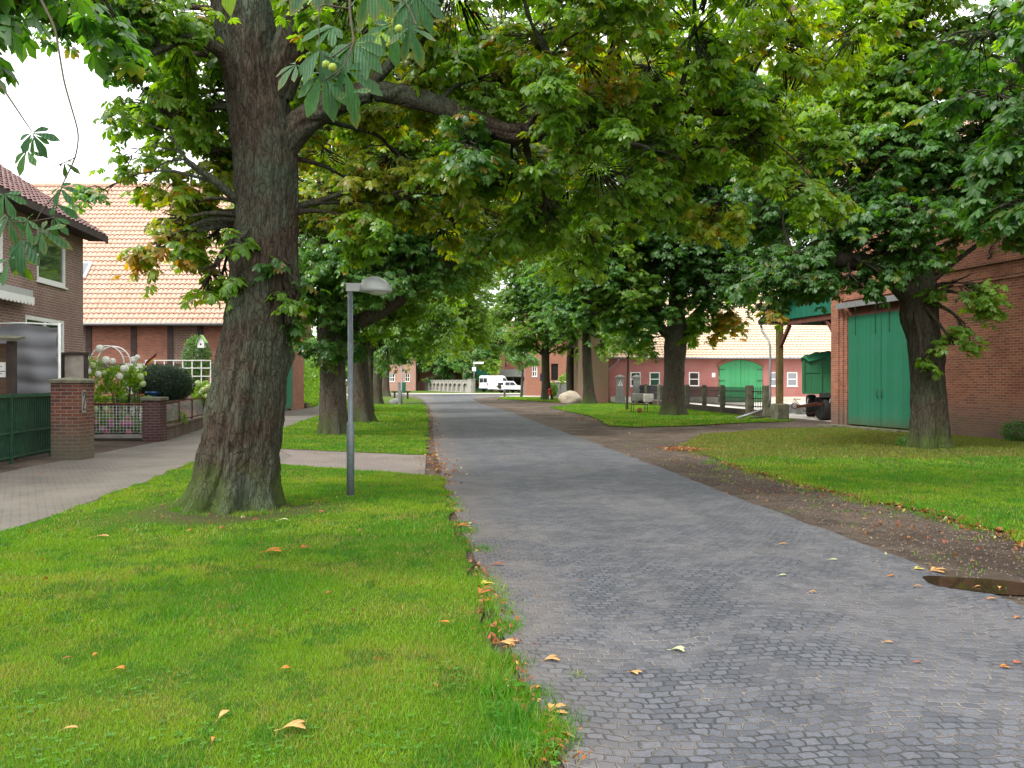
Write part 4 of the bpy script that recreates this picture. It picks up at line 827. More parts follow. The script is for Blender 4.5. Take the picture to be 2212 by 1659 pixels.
nearspray(t0, (T0[0],T0[1],0), [[(60,-60,12,5.6),(120,60,8,5.4),(140,180,7,5.2),(172,290,6,5.1),(165,340,6,5),(130,410,5,4.9),(118,470,4,4.9),(100,520,4,4.9)],[(165,340,4,5),(120,360,3,4.9),(70,375,2,4.9)],[(118,470,4,4.9),(60,480,3,4.8),(20,480,3,4.8)],[(130,410,4,4.9),(90,455,3,4.9),(50,530,3,4.8)],[(0,180,8,5),(40,240,6,4.9),(70,285,4,4.9)],[(50,530,3,4.8),(45,570,3,4.8)]],
 [(70,288,4.9,.13,-60,15,5,'n'),(75,292,4.9,.12,-130,15,5,'d'),(60,325,4.9,.12,-110,25,5,'d'),(130,405,4.9,.10,-50,25,5,'n'),(118,470,4.9,.12,-110,20,5,'n'),(120,440,4.9,.11,-10,20,3,'n'),(60,475,4.8,.12,-150,25,5,'n'),(20,470,4.8,.13,-100,20,6,'n'),(50,520,4.8,.16,-90,25,7,'n'),(45,560,4.8,.12,-110,10,4,'l'),(90,500,4.8,.13,-20,15,5,'n'),(140,350,5,.08,-60,20,4,'d'),(10,420,4.8,.12,-80,20,6,'n'),(20,560,4.8,.13,-70,15,4,'n')],
 [], label='drooping twig with single large leaves hanging before the pale sky')
# a belt of tall trees closes the view behind the farm
def wood(x0, x1, y, n, seed):
    rr = np.random.default_rng(seed); lg = Geo(); tw = Geo(); B = []
    for i in range(n):
        x = rr.uniform(x0, x1); z = rr.uniform(3, 12); B.append(((x, y+rr.uniform(-5,5), z), (4.5,3.5,3.5), rr.choice(['g','d','b','l']), .8))
    crown(lg, tw, None, B, size=.9, nl=5, detail=0, dens_=1.2, per=6)
    o = link('woodland', lg.mesh('woodland', False), M['leaf']); tag(o, 'far belt of mixed green woodland behind the farm buildings', 'woodland', kind='stuff')
wood(-60, 75, 185, 120, 5)
# ------------------------------------------------------------------ buildings
def tileroof(name, o, u, v, W, L, mat, parent=None, tw=.24, ex=.33, amp=.028, ns=6, lip=.04):
    o = np.array(o,float); u = nrm(np.array(u,float)); v = nrm(np.array(v,float)); n = np.cross(u, v); n = n if n[2] > 0 else -n
    nc = int(W/tw*ns)+1; nr = int(L/ex)+1; a = np.linspace(0, W, nc); wv = amp*np.sin(2*np.pi*a/tw)+amp*.5*np.sin(4*np.pi*a/tw+.8)
    Vs = []; Qs = []; b = 0
    for r_ in range(nr):
        v0, v1 = r_*ex, min((r_+1)*ex+.02, L+.05); jit = rng.normal(0,.004,nc)
        rows = [(v0, lip), (v1+.03, 0)]
        for vv, h in rows: Vs.append(o + u*a[:,None] + v*vv + n*(h+wv+jit)[:,None])
        for k in range(1):
            i = np.arange(nc-1); Qs.append(np.stack([b+k*nc+i, b+k*nc+i+1, b+(k+1)*nc+i+1, b+(k+1)*nc+i], 1))
        b += 2*nc
    return link(name, npmesh(name, np.concatenate(Vs), np.concatenate(Qs), smooth=False), mat, parent)
def window(parent, mb_dir, u0, u1, z0, z1, o, u, n, fw=.07, inset=.1, mull=(), bars=(), frame='white', sill=True, sub='glass'):
    """frame ring + pane as its sub-part; u/n are local unit vectors"""
    o, u, n = Vector(o), Vector(u), Vector(n); Z = Vector((0,0,1)); base = o - n*inset
    m = MB()
    def bar(a0,a1,b0,b1,d0=.0,d1=.06):
        P = [base+u*a+Z*b_+n*d for a,b_ in ((a0,b0),(a1,b0),(a1,b1),(a0,b1)) for d in (d0,d1)]
        m.add([P[0],P[2],P[4],P[6],P[1],P[3],P[5],P[7]], [[0,1,2,3],[4,5,6,7],[0,1,5,4],[1,2,6,5],[2,3,7,6],[3,0,4,7]])
    bar(u0,u1,z0,z0+fw); bar(u0,u1,z1-fw,z1); bar(u0,u0+fw,z0+fw,z1-fw); bar(u1-fw,u1,z0+fw,z1-fw)
    for x in mull: bar(x-fw*.4,x+fw*.4,z0+fw,z1-fw,.005,.055)
    for z in bars: bar(u0+fw,u1-fw,z-fw*.35,z+fw*.35,.008,.05)
    if sill: bar(u0-.05,u1+.05,z0-.05,z0-.004,-.05,inset+.05)
    f = m.build('window', M[frame], parent)
    p = MB(); p.add([base+u*a+Z*b_+n*.02 for a,b_ in ((u0+fw*.5,z0+fw*.5),(u1-fw*.5,z0+fw*.5),(u1-fw*.5,z1-fw*.5),(u0+fw*.5,z1-fw*.5))], [[0,1,2,3]])
    p.build('pane', M[sub], f, fix=False); return f
# --- the tall red brick barn on the right, with its lean-to canopy
RB = (12.4, 32.7); ang = math.atan2(-.981, .194)
rb = thing('brick_barn', 'tall red brick barn with green double doors behind the dark chestnut on the right', 'barn', (RB[0],RB[1],0), ang)
m = MB(); wall(m, (0,0,0), (1,0,0), (0,-1,0), 30, 8.9, [(.78,4.85,0,4.45),(13.5,17,0,3.6)], .3)
wall(m, (0,0,0), (0,1,0), (-1,0,0), 12, 8.9); wall(m, (30,0,0), (0,1,0), (1,0,0), 12, 8.9)
m.add([(0,0,8.9),(0,12,8.9),(0,6,13.4)], [[0,1,2]]); m.add([(30,0,8.9),(30,12,8.9),(30,6,13.4)], [[0,1,2]])
m.box(-.06,.42,-.14,-.002,0,5.1); m.box(.42,.6,-.07,-.002,.0,4.9); m.box(4.95,5.4,-.14,-.002,0,4.6)
for a,b,z in ((.62,13,4.72),(5.42,30,4.62)): m.box(a,b,-.05,-.002,z,z+.08)
m.box(-.06,30,-.09,-.002,5.105,5.24); m.box(-.03,30,-.045,-.002,5.245,5.32)
for k in range(120): m.box(.1+k*.25,.22+k*.25,-.075,-.002,8.5,8.6)
m.box(-.06,30,-.12,-.002,8.605,8.85)
m.build('wall', M['brick_red'], rb)
tileroof('roof', (-.3,-.35,8.75), (1,0,0), (0,6.3,4.72), 30.6, 7.85, M['tile_orange'], rb, tw=.24, ns=4)
tileroof('roof', (-.3,12.35,8.75), (1,0,0), (0,-6.3,4.72), 30.6, 7.85, M['tile_orange'], rb, tw=.24, ns=4)
for a,b in ((.84,2.8),(2.83,4.8)):
    d = MB(); d.box(a,b,.02,.09,.1,4.1); df = d.build('door', M['green_door'], rb)
    s_ = MB(); x = b-.12 if a < 1 else a+.12
    s_.tube([(x,-.03,1.1),(x,-.06,1.2),(x,-.06,1.3),(x,-.03,1.4)], .014, 6); s_.build('handle', M['dark_metal'], df)
    for q in (a+.45, b-.3):
        s_ = MB(); s_.box(q-.02,q+.02,-.0,.018,3.4,4.44); s_.build('hanger', M['green_paint'], df)
d = MB(); d.box(.5,4.95,-.26,-.143,4.45,4.56); d.box(.5,4.95,-.30,-.25,4.4,4.6); d.build('sliding_rail', M['zinc'], rb)
d = MB(); d.box(.7,4.9,.2,.25,0,4.45); d.build('added_shade_board', M['timber_red'], rb)  # board added behind the doors, stands for the shaded gap above them
d = MB(); d.box(-.1,5.6,-.75,-.16,0,.06); d.box(.65,5.0,-.9,-.76,.0,.09); d.build('door_kerb', M['concrete_moss'], rb)
d = MB(); pz = [(8.0,-.05,5.75),(8.12,-.05,5.68),(8.06,-.05,5.55),(7.98,-.05,5.45),(8.08,-.05,5.33),(7.95,-.05,5.27)]; d.tube(pz, .028, 6); d.build('wall_anchor', M['dark_metal'], rb)
d = MB(); d.tube([(-.12,-.1,5.0),(-.12,-.1,8.6)], .05, 8); d.tube([(-.3,-.42,8.72),(30,-.42,8.72)], .07, 8); d.build('gutter', M['zinc'], rb)
cn = thing('canopy', 'open lean-to with green boarded gable on timber posts beside the barn', 'canopy', (RB[0],RB[1],0), ang)
d = MB(); d.add([(-4.8,.02,4.33),(-.14,.02,4.33),(-.14,.02,6.5),(-4.8,.02,4.55),(-4.8,.09,4.33),(-.14,.09,4.33),(-.14,.09,6.5),(-4.8,.09,4.55)], [[0,1,2,3],[4,5,6,7],[0,1,5,4],[1,2,6,5],[2,3,7,6],[3,0,4,7]]); d.build('gable_board', M['green_clad'], cn)
d = MB(); sl = (6.72-4.28)/5.4
d.add([(-5.4,-.35,4.28),(-.02,-.35,6.72),(-.02,12,6.72),(-5.4,12,4.28),(-5.4,-.35,4.36),(-.02,-.35,6.8),(-.02,12,6.8),(-5.4,12,4.36)], [[0,1,2,3],[4,5,6,7],[0,1,5,4],[1,2,6,5],[2,3,7,6],[3,0,4,7]])
rf = d.build('roof', M['tile_grey'], cn)
d = MB(); d.bar((-5.42,-.38,4.3),(-.05,-.38,6.74),.05,.16); d.build('barge_board', M['timber'], rf)
d = MB(); d.tube([(-5.46,-.35,4.27),(-5.46,12,4.27)], .06, 8); d.tube([(-5.46,-.25,4.2),(-5.4,-.2,3.9),(-4.95,-.15,3.5),(-4.85,-.12,3.2),(-4.85,-.12,1.0),(-4.95,-.15,.55)], .05, 8); d.build('gutter', M['zinc'], rf)
d = MB(); d.box(-4.75,-.15,.1,.3,4.1,4.33); d.box(-4.75,-.15,5.5,5.7,4.1,4.33); d.box(-4.72,-4.52,.1,12,4.34,4.5)
for k in range(12): d.bar((-5.2,.6+k,4.26),(-.1,.6+k,6.6),.1,.12)
d.build('beam', M['timber_red'], cn)
for y in (.2, 5.6, 11.4):
    e_ = MB(); e_.bar((-4.55,y,3.2),(-3.75,y,4.08),.13,.13); e_.build('brace', M['timber_red'], cn)
    if y > .5: e_ = MB(); e_.bar((-.85,y,4.08),(-.15,y,3.3),.13,.13); e_.build('brace', M['timber_red'], cn)
    d = MB(); d.box(-4.74,-4.5,y-.12,y+.12,.72,4.1)
    p = d.build('post', M['post_wood'] if 'post_wood' in M else M['timber_red'], cn)
    d = MB(); d.box(-4.92,-4.3,y-.3,y+.3,0,.72,bev=.05); d.build('footing', M['concrete_moss'], p)
d = MB(); d.bar((-.85,.2,4.08),(-.15,.2,3.3),.13,.13); d.build('brace', M['timber_red'], cn)
# fallen rain pipe
def L2W(x, y, z=0): c, s = math.cos(ang), math.sin(ang); return (RB[0]+x*c-y*s, RB[1]+x*s+y*c, z)
d = MB(); d.tube([L2W(-4.95,-.45,.42), L2W(-5.1,-1.6,.05)], .06, 10)
tag(d.build('rain_pipe', M['zinc']), 'loose grey rain pipe leaning off the concrete footing of the canopy', 'pipe')
d = MB(); a = g(1620,906); b = g(1668,902); d.tube([(a[0],a[1],.06),(b[0],b[1]-1.2,.12)], .05, 10)
tag(d.build('rain_pipe', M['dark_metal']), 'dark pipe lying flat on the grass at the end of the picket fence', 'pipe')
for (x, y, s_, sd_, lab) in ((1712,893,.34,5,'mossy stone block left of the other beside the canopy post'),(1736,895,.36,6,'mossy stone block nearer the green trailer beside the canopy post')):
    p = g(x,y); d = MB(); rr = random.Random(sd_); d.box(-s_,s_,-s_*.6,s_*.6,0,.5,bev=.07); o = d.build('stone_block', M['rock']); o.location = (p[0],p[1],0); o.rotation_euler = (0,0,rr.uniform(-.5,.5)); tag(o, lab, 'stone block', group='stone blocks by the canopy')
# --- covered trailer
tr_ = thing('farm_trailer', 'green covered farm trailer with one big front tyre parked under the canopy', 'trailer', (13.62, 36.3, 0), R(-21))
d = MB(); d.box(-1.15,1.15,0,5.2,1.22,2.75)
for x in (-1.13,-.42,.3,1.08): d.box(x-.04,x+.04,-.05,-.002,1.2,2.75)
for y in (0,1.7,3.4,5.1): d.box(-1.2,-1.152,y,y+.08,1.2,2.75)
d.box(-1.18,1.18,-.07,-.052,1.14,1.24); d.box(-1.12,1.12,-.03,-.004,2.05,2.1)
bd = d.build('body', M['green_body'], tr_)
# tarpaulin: sagging sheet over a low ridge
vs = []; nx, ny = 17, 14
for j in range(ny):
    for i in range(nx):
        x = -1.24+2.48*i/(nx-1); y = -.1+5.4*j/(ny-1); k = abs(x)/1.24
        z = 2.98-.24*max(0,k-.25)**1.2+.03*math.sin(i*1.9+j*.8)
        if i in (0,nx-1): z = 2.5+.06*math.sin(j*1.3)
        if j == 0: z = 2.62+.07*math.cos(i*1.1)+.04*math.sin(i*2.3); y = -.12-.02*math.sin(i)
        vs.append((x,y,z))
fs = [[j*nx+i,j*nx+i+1,(j+1)*nx+i+1,(j+1)*nx+i] for j in range(ny-1) for i in range(nx-1)]
ft = MB().add(vs, fs, True).build('tarpaulin', M['green_tarp'], tr_)
d = MB(); d.box(-.5,.5,-.1,5.1,1.0,1.2); d.box(-.7,.5,.5,1.1,.78,1.0); d.bar((-.6,.8,.62),(.9,.8,.62),.14); d.build('chassis', M['dark_metal'], tr_)
d = MB(); d.bar((-.35,.5,.78),(-1.35,-1.1,.62),.09,.1); d.bar((.2,.5,.78),(-1.35,-1.1,.62),.09,.1); d.tube([(-1.35+.12*math.cos(a*.5236)-.1,-1.12-.02*a*0,.66+.12*math.sin(a*.5236)) for a in range(13)], .025, 6)
d.tube([(-1.2,-.9,.62),(-1.5,-.7,.95),(-1.25,-.4,.9)],.015,6); d.tube([(-1.2,-1.0,.55),(-.9,-.8,.32),(-.5,-.3,.4)],.015,6)
d.build('drawbar', M['rust'], tr_)
def wheel(parent, c, axis_rot, r, w_, rim='dark_metal', name='wheel', rimk=.58, n=24):
    o = MB(); Mx = Matrix.Translation(c) @ Matrix.Rotation(axis_rot, 4, 'Z') @ Matrix.Rotation(R(90), 4, 'Y')
    prof = [(r*.55,-w_*.42),(r*.8,-w_*.5),(r*.95,-w_*.42),(r,-w_*.2),(r,w_*.2),(r*.95,w_*.42),(r*.8,w_*.5),(r*.55,w_*.42)]
    o.lathe(prof, n, M=Mx); t_ = o.build(name, M['black'], parent)
    q = MB(); q.lathe([(0,-w_*.30),(r*.2,-w_*.34),(r*.5,-w_*.28),(r*rimk,-w_*.43),(r*rimk,w_*.43),(r*.5,w_*.28),(r*.2,w_*.34),(0,w_*.30)], n, M=Mx); q.build('rim', M[rim], t_); return t_
for x, y, rt in ((-.3,.35,30),(1.0,1.0,30),(-.95,4.2,0),(.95,4.2,0)): wheel(tr_, (x,y,.53), R(rt), .53, .46, 'red' if rt == 0 else 'dark_metal')
for x in (-1.0,-.1): 
    d = MB(); d.bar((x,-.04,.72),(x+.05,-.04,.95),.05); d.build('lamp_bracket', M['zinc'], tr_)
# --- red painted barn behind the fence
pb = thing('painted_barn', 'long low red painted barn with pale tile roof behind the picket fence', 'barn', (7.74,68,0), 0)
W = 34; wins = []
def wx(V): return (V-CX)*68/F-7.74
wu = [(wx(1359.6),wx(1386.5)),(wx(1403),wx(1426)),(wx(1488),wx(1511)),(wx(1662),wx(1686)),(wx(1700),wx(1723)),(22.5,23.35),(25,25.85)]
dz = (wx(1552.6), wx(1646.6))
wu = [(c_-.42,c_+.42) for c_ in [(a+b)/2 for a,b in wu]]
m = MB(); wall(m, (0,0,.0), (1,0,0), (0,-1,0), W, 3.75, [(a,b,1.28,2.42) for a,b in wu]+[(dz[0],dz[1],0,2.9)], .15)
wall(m, (0,0,0), (0,1,0), (-1,0,0), 14, 3.75); m.add([(0,0,3.75),(0,14,3.75),(0,7,9.2)], [[0,1,2]]); wall(m, (W,0,0), (0,1,0), (1,0,0), 14, 3.75); m.add([(W,0,3.75),(W,14,3.75),(W,7,9.2)], [[0,1,2]])
m.build('wall', M['brick_paint'], pb)
d = MB(); d.box(.1,dz[0]-.02,-.06,-.003,0,.45); d.box(dz[1]+.02,W,-.06,-.003,0,.45); d.build('plinth', M['plinth'], pb)
d = MB(); d.box(.1,dz[0]-.3,-.035,-.002,.98,1.05); d.build('string_course', M['brick_far'], pb)
tileroof('roof', (-.2,-.45,3.55), (1,0,0), (0,7.45,5.7), W+.4, 9.4, M['tile_pale'], pb, tw=.3, ex=.36, ns=4, lip=.07)
tileroof('roof', (-.2,14.45,3.55), (1,0,0), (0,-7.45,5.7), W+.4, 9.4, M['tile_pale'], pb, tw=.3, ex=.36, ns=3)
for a,b in wu: window(pb, None, a, b, 1.28, 2.42, (0,0,0), (1,0,0), (0,-1,0), fw=.09, inset=.09, bars=(1.85,), frame='white')
# arched door, two leaves
for s_ in (0,1):
    cxm = (dz[0]+dz[1])/2; hw = (dz[1]-dz[0])/2; poly = []
    xs = [0,.25,.5,.75,1]
    x0, x1 = (cxm-hw+.03, cxm-.015) if s_ == 0 else (cxm+.015, cxm+hw-.03)
    top = [(x0+(x1-x0)*q, 3.38-.55*((x0+(x1-x0)*q-cxm)/hw)**2) for q in xs]
    poly = [(x0,.05),(x1,.05)]+top[::-1]
    d = MB(); d.prism(poly, -.09, -.03); df = d.build('door', M['green_bright'], pb)
    hx = cxm-hw-.05 if s_ == 0 else cxm+hw+.05
    for z in (.7,1.7,2.6): d = MB(); d.box(min(hx,hx+(.5 if s_==0 else -.5)),max(hx,hx+(.5 if s_==0 else -.5)),-.12,-.092,z,z+.05); d.build('hinge', M['dark_metal'], df)
d = MB(); n = 12; arc = [((dz[0]-.12)+(dz[1]-dz[0]+.24)*k/n) for k in range(n+1)]
lo = [(x, 3.41-.55*((x-cxm)/hw)**2) for x in arc]; hi = [(x, z+.24) for x,z in lo]
for k in range(n): d.prism([lo[k],lo[k+1],hi[k+1],hi[k]], -.07, -.004)
d.build('arch', M['brick_old'], pb)
d = MB(); d.tube([(-.1,-.5,3.52),(W,-.5,3.52)], .07, 8); d.build('gutter', M['zinc'], pb)
d = MB(); d.tube([(.75,-.5,3.5),(.6,-.3,3.2),(-.3,-.25,2.5),(-.45,-.2,2.1),(-.45,-.2,.2),(-.6,-.3,.05)], .06, 8); d.build('downpipe', M['zinc'], pb)
d = MB(); d.box(dz[0]-.55,dz[0]-.28,-.03,-.003,2.0,2.35); d.build('notice', M['white'], pb)
# --- brown brick dwelling house on the left (its long side faces the road)
hx, hy = -13.33, 26.5; ha = math.atan2(-1, .11)
hs_ = thing('brick_house', 'brown brick dwelling house with white windows at the left edge', 'house', (hx,hy,0), ha)
# local x runs towards the camera, local -y would face inwards; outward normal of the road side is +y
def hl(Y): return (hy-Y)*math.hypot(1,.11)
m = MB(); ups = [(hl(25.2),hl(23.3)),(hl(21.4),hl(19.4))]; los = [(hl(25.1),hl(22.6)),(hl(21),hl(19.6))]
wall(m, (0,0,0), (1,0,0), (0,1,0), 16, 6.3, [(a,b,4.45,5.93) for a,b in ups]+[(a,b,2.0,3.47) for a,b in los], .12)
wall(m, (0,0,0), (0,-1,0), (-1,0,0), 9, 6.3); wall(m, (16,0,0), (0,-1,0), (1,0,0), 9, 6.3)
m.add([(0,0,6.3),(0,-9,6.3),(0,-4.5,9.3)], [[0,1,2]]); m.add([(16,0,6.3),(16,-9,6.3),(16,-4.5,9.3)], [[0,1,2]])
m.build('wall', M['brick_brown'], hs_)
for a,b in ups: window(hs_, None, a, b, 4.45, 5.93, (0,0,0), (1,0,0), (0,1,0), fw=.12, inset=.07)
for a,b in los: window(hs_, None, a, b, 2.0, 3.47, (0,0,0), (1,0,0), (0,1,0), fw=.12, inset=.07, mull=((a+b)/2,))
tileroof('roof', (-.55,.55,6.28), (1,0,0), (0,-5.05,3.4), 16.6, 6.05, M['tile_dark'], hs_, tw=.3, ex=.34, ns=6)
tileroof('roof', (-.55,-9.55,6.28), (1,0,0), (0,5.05,3.4), 16.6, 6.05, M['tile_dark'], hs_, tw=.3, ex=.34, ns=4)
d = MB(); d.box(-.5,16,.002,.5,6.12,6.2); d.box(-.55,16,.5,.56,6.1,6.3); d.add([(-.56,.55,6.22),(-.56,-4.5,9.62),(-.56,-4.5,9.42),(-.56,.55,6.05)], [[0,1,2,3]]); d.build('eaves', M['timber'], hs_)
aw = MB(); a0, a1 = hl(22.4), hl(17.5); aw.box(a0,a1,.01,.28,3.9,4.08); awo = aw.build('awning', M['lamp_grey'], hs_)
sc = MB(); k = 0; x = a0
while x < a1:
    pts = [(x,3.9),(x+.2,3.9)]+[(x+.1+.1*math.cos(q*math.pi/6), 3.76-.08*math.sin(q*math.pi/6)) for q in range(7)]
    sc.prism([(p,z) for p,z in pts], .3, .32, axis='y'); x += .2
sc.build('scalloped_valance', M['white'], awo)
# --- timber framed barn with the big orange roof
tb = thing('timber_framed_barn', 'half-timbered brick barn with a huge orange pantile roof left of the leaning chestnut', 'barn', (-34,40,0), 0)
W = 21.2; H = 4.6
m = MB()
posts = [ -.3+2.0*k for k in range(11)]
# brick infill panels alternate in colour
cols = {}
px = [18.0-0.0]
studs = [(V-CX)*40/F+34 for V in (192,289,368,433,505)]
d = (studs[4]-studs[0])/4; studs = [studs[0]-d*k for k in range(8,0,-1)]+studs
studs = [s_ for s_ in studs if s_ > .2]+[21.05]
for i in range(len(studs)-1):
    a, b = studs[i]+.12, studs[i+1]-.12
    if b-a < .1: continue
    for z0, z1 in ((.6,2.28),(2.52,4.5)):
        kind_ = 'brick_dark' if (i % 3 == 1) else 'brick_old'
        MB().add([(a-.14,0,z0-.14),(b+.14,0,z0-.14),(b+.14,0,z1+.14),(a-.14,0,z1+.14)], [[0,1,2,3]]).build('infill_panel', M[kind_], tb, fix=False)
d = MB()
for s_ in studs: d.box(s_-.13,s_+.13,-.045,.1,.5,H)
for i in range(len(studs)-1): d.box(studs[i]+.131,studs[i+1]-.131,-.035,.09,2.28,2.52)
d.box(0,W,-.055,.1,.38,.58); d.box(0,W,-.055,.1,4.42,4.6)
d.build('timber_frame', M['timber'], tb)
d = MB(); d.box(0,W,-.05,.2,0,.378); wall(d, (W,0,0), (0,1,0), (1,0,0), 12.4, 4.6, [(6,9.4,0,4.0)], .2); d.add([(W,0,4.6),(W,12.4,4.6),(W,6.2,11.9)], [[0,1,2]]); d.add([(0,0,4.6),(0,12.4,4.6),(0,6.2,11.9)], [[0,1,2]]); wall(d, (0,.1,0), (0,1,0), (-1,0,0), 12.3, 4.6)
d.build('wall', M['brick_old'], tb)
tileroof('roof', (-.3,-.5,4.35), (1,0,0), (0,6.7,7.95), W+.75, 10.4, M['tile_orange'], tb, tw=.235, ex=.33, amp=.034, ns=6, lip=.06)
tileroof('roof', (-.3,12.9,4.35), (1,0,0), (0,-6.7,7.95), W+.75, 10.4, M['tile_orange'], tb, tw=.24, ex=.33, amp=.03, ns=3, lip=.05)
d = MB(); d.tube([(-.3,6.2,12.32),(W+.45,6.2,12.32)], .13, 10); d.build('ridge', M['tile_orange'], tb)
d = MB(); d.tube([(-.3,-.6,4.33),(W+.5,-.6,4.33)], .075, 8); d.build('gutter', M['zinc'], tb)
u_ = Vector((0,6.7,7.95)).normalized(); n_ = Vector((0,-7.95,6.7)).normalized(); sx = (203-CX)*42.2/F+34
def RP(x, v, h): return Vector((x,-.5,4.35))+Vector((0,u_.y*v,u_.z*v))+n_*h
d = MB(); d.add([RP(sx-.85,3.0,.06),RP(sx,3.0,.06),RP(sx,4.1,.06),RP(sx-.85,4.1,.06),RP(sx-.85,3.0,.16),RP(sx,3.0,.16),RP(sx,4.1,.16),RP(sx-.85,4.1,.16)], [[0,1,2,3],[4,5,6,7],[0,1,5,4],[1,2,6,5],[2,3,7,6],[3,0,4,7]]); sk = d.build('skylight', M['white'], tb)
d = MB(); d.add([RP(sx-.75,3.12,.165),RP(sx-.1,3.12,.165),RP(sx-.1,4.0,.165),RP(sx-.75,4.0,.165)], [[0,1,2,3]]); d.build('pane', M['glass'], sk, fix=False)
for (y0,y1) in ((6.1,7.68),(7.72,9.3)):
    d = MB(); d.box(W+.03,W+.12,y0,y1,.12,3.95); d.build('door', M['green_door'], tb)
# the near leaf stands folded back against the wall
# --- far brick buildings
def house(label, x0, x1, y, dep, H, rise, wallm, roofm, opens=(), name='brick_house', gable='x', doors=(), cat='house'):
    o = thing(name, label, cat, (x0,y,0), 0); W = x1-x0; m = MB()
    hs2 = [(a,b,c,d) for a,b,c,d,_ in opens]; wall(m, (0,0,0), (1,0,0), (0,-1,0), W, H, hs2, .25); wall(m, (0,0,0), (0,1,0), (-1,0,0), dep, H); wall(m, (W,0,0), (0,1,0), (1,0,0), dep, H)
    if gable == 'x':    # ridge along x
        for x in (0,W): m.add([(x,0,H),(x,dep,H),(x,dep/2,H+rise)], [[0,1,2]])
        s_ = (0,dep/2+.4,rise+.4*rise/(dep/2)); L = math.hypot(s_[1],s_[2])
        tileroof('roof', (-.3,-.4,H-.15), (1,0,0), s_, W+.6, L, M[roofm], o, tw=.4, ex=.4, ns=3)
        tileroof('roof', (-.3,dep+.4,H-.15), (1,0,0), (0,-s_[1],s_[2]), W+.6, L, M[roofm], o, tw=.4, ex=.4, ns=3)
    else:
        for y_ in (0,dep): m.add([(0,y_,H),(W,y_,H),(W/2,y_,H+rise)], [[0,1,2]])
        s_ = (W/2+.4,0,rise+.4*rise/(W/2)); L = math.hypot(s_[0],s_[2])
        tileroof('roof', (-.4,-.3,H-.15), (0,1,0), s_, dep+.6, L, M[roofm], o, tw=.4, ex=.4, ns=3)
        tileroof('roof', (W+.4,-.3,H-.15), (0,1,0), (-s_[0],0,s_[2]), dep+.6, L, M[roofm], o, tw=.4, ex=.4, ns=3)
    m.box(-.02,W+.02,-.06,-.003,H-.35,H-.15)
    m.build('wall', M[wallm], o)
    for a,b,c,d_,k in opens:
        if k == 'w': window(o, None, a, b, c, d_, (0,0,0), (1,0,0), (0,-1,0), fw=.1, inset=.12, mull=((a+b)/2,), bars=((c+d_)/2,))
        else: q = MB(); q.box(a,b,.12,.2,c,d_); q.build('door', M[k], o)  # dark sheets here are painted shade in open holes, not doors
    return o
house('weathered tan brick gable wall adjoining the red painted barn', 5.75, 7.62, 67.2, 12, 6.5, 1.2, 'brick_tan', 'tile_pale', name='brick_annex', cat='building', gable='y')
house('red brick farmhouse with dark arched openings behind the pale boulder', 1.6, 9.5, 98, 12, 6.8, 4, 'brick_far', 'tile_orange', [(2.9,3.7,1.8,3.7,'gap_shade'),(5.0,5.9,.6,4.3,'gap_shade'),(6.5,7.2,2.2,3.6,'w'),(.7,1.3,2.2,3.4,'w')])
house('far red brick building with a green arched gate behind the white van', -8.6, -1.2, 147, 14, 7.5, 5.5, 'brick_far', 'tile_pale', [(.8,4.8,.0,4.2,'green_clad'),(5.7,6.5,4.6,6,'w')])
house('far brick building with orange roof seen left of the arcaded wall', -16.3, -9.0, 150, 14, 6.8, 5, 'brick_far', 'tile_orange', [(1.2,2.2,4.0,5.6,'w'),(4.2,5.2,1.2,2.8,'w'),(4.2,5.2,4.0,5.6,'w')])
house('pale red low building left of the arcaded wall where the road bends', -22.5, -16.5, 146, 10, 5.6, 4.5, 'brick_paint_pale', 'tile_orange', [(1.5,2.4,1.6,3.0,'w')]) if False else None
M['pink_wall'] = brick('pale_pink_brick', (.55,.3,.24), (.5,.26,.2), (.5,.36,.3), grime=(.45,.26,.2))
house('pale pink low building left of the arcaded wall where the road bends', -22.5, -16.5, 146, 10, 5.6, 4.5, 'pink_wall', 'tile_orange', [(1.5,2.4,1.6,3.0,'w'),(4.2,5.0,1.6,3.0,'w')])
house('distant brick barn with pale roof glimpsed between the trunks right of the white van', -1, 12, 150, 12, 6.5, 6, 'brick_far', 'tile_pale', [(1.5,2.6,1.5,3.2,'w'),(5.5,6.6,1.5,3.2,'w')], name='brick_barn', cat='barn')
sh = thing('open_shed', 'low open shed with grey sloping roof behind the white off-roader', 'shed', (-1.7,136,0))
d = MB(); d.add([(-.3,-.5,2.35),(4.1,-.5,2.35),(4.1,3.5,3.5),(-.3,3.5,3.5),(-.3,-.5,2.45),(4.1,-.5,2.45),(4.1,3.5,3.6),(-.3,3.5,3.6)], [[0,1,2,3],[4,5,6,7],[0,1,5,4],[1,2,6,5],[2,3,7,6],[3,0,4,7]]); d.build('roof', M['tile_grey'], sh)
d = MB(); d.box(0,3.8,3.2,3.3,0,3.4); d.box(-.05,.05,0,3.2,0,2.4); d.box(3.75,3.85,0,3.2,0,2.4); d.build('wall', M['timber'], sh)
for x in (.05,1.9,3.75):
    d = MB(); d.box(x-.08,x+.08,-.4,-.24,0,2.36); d.build('post', M['timber'], sh)
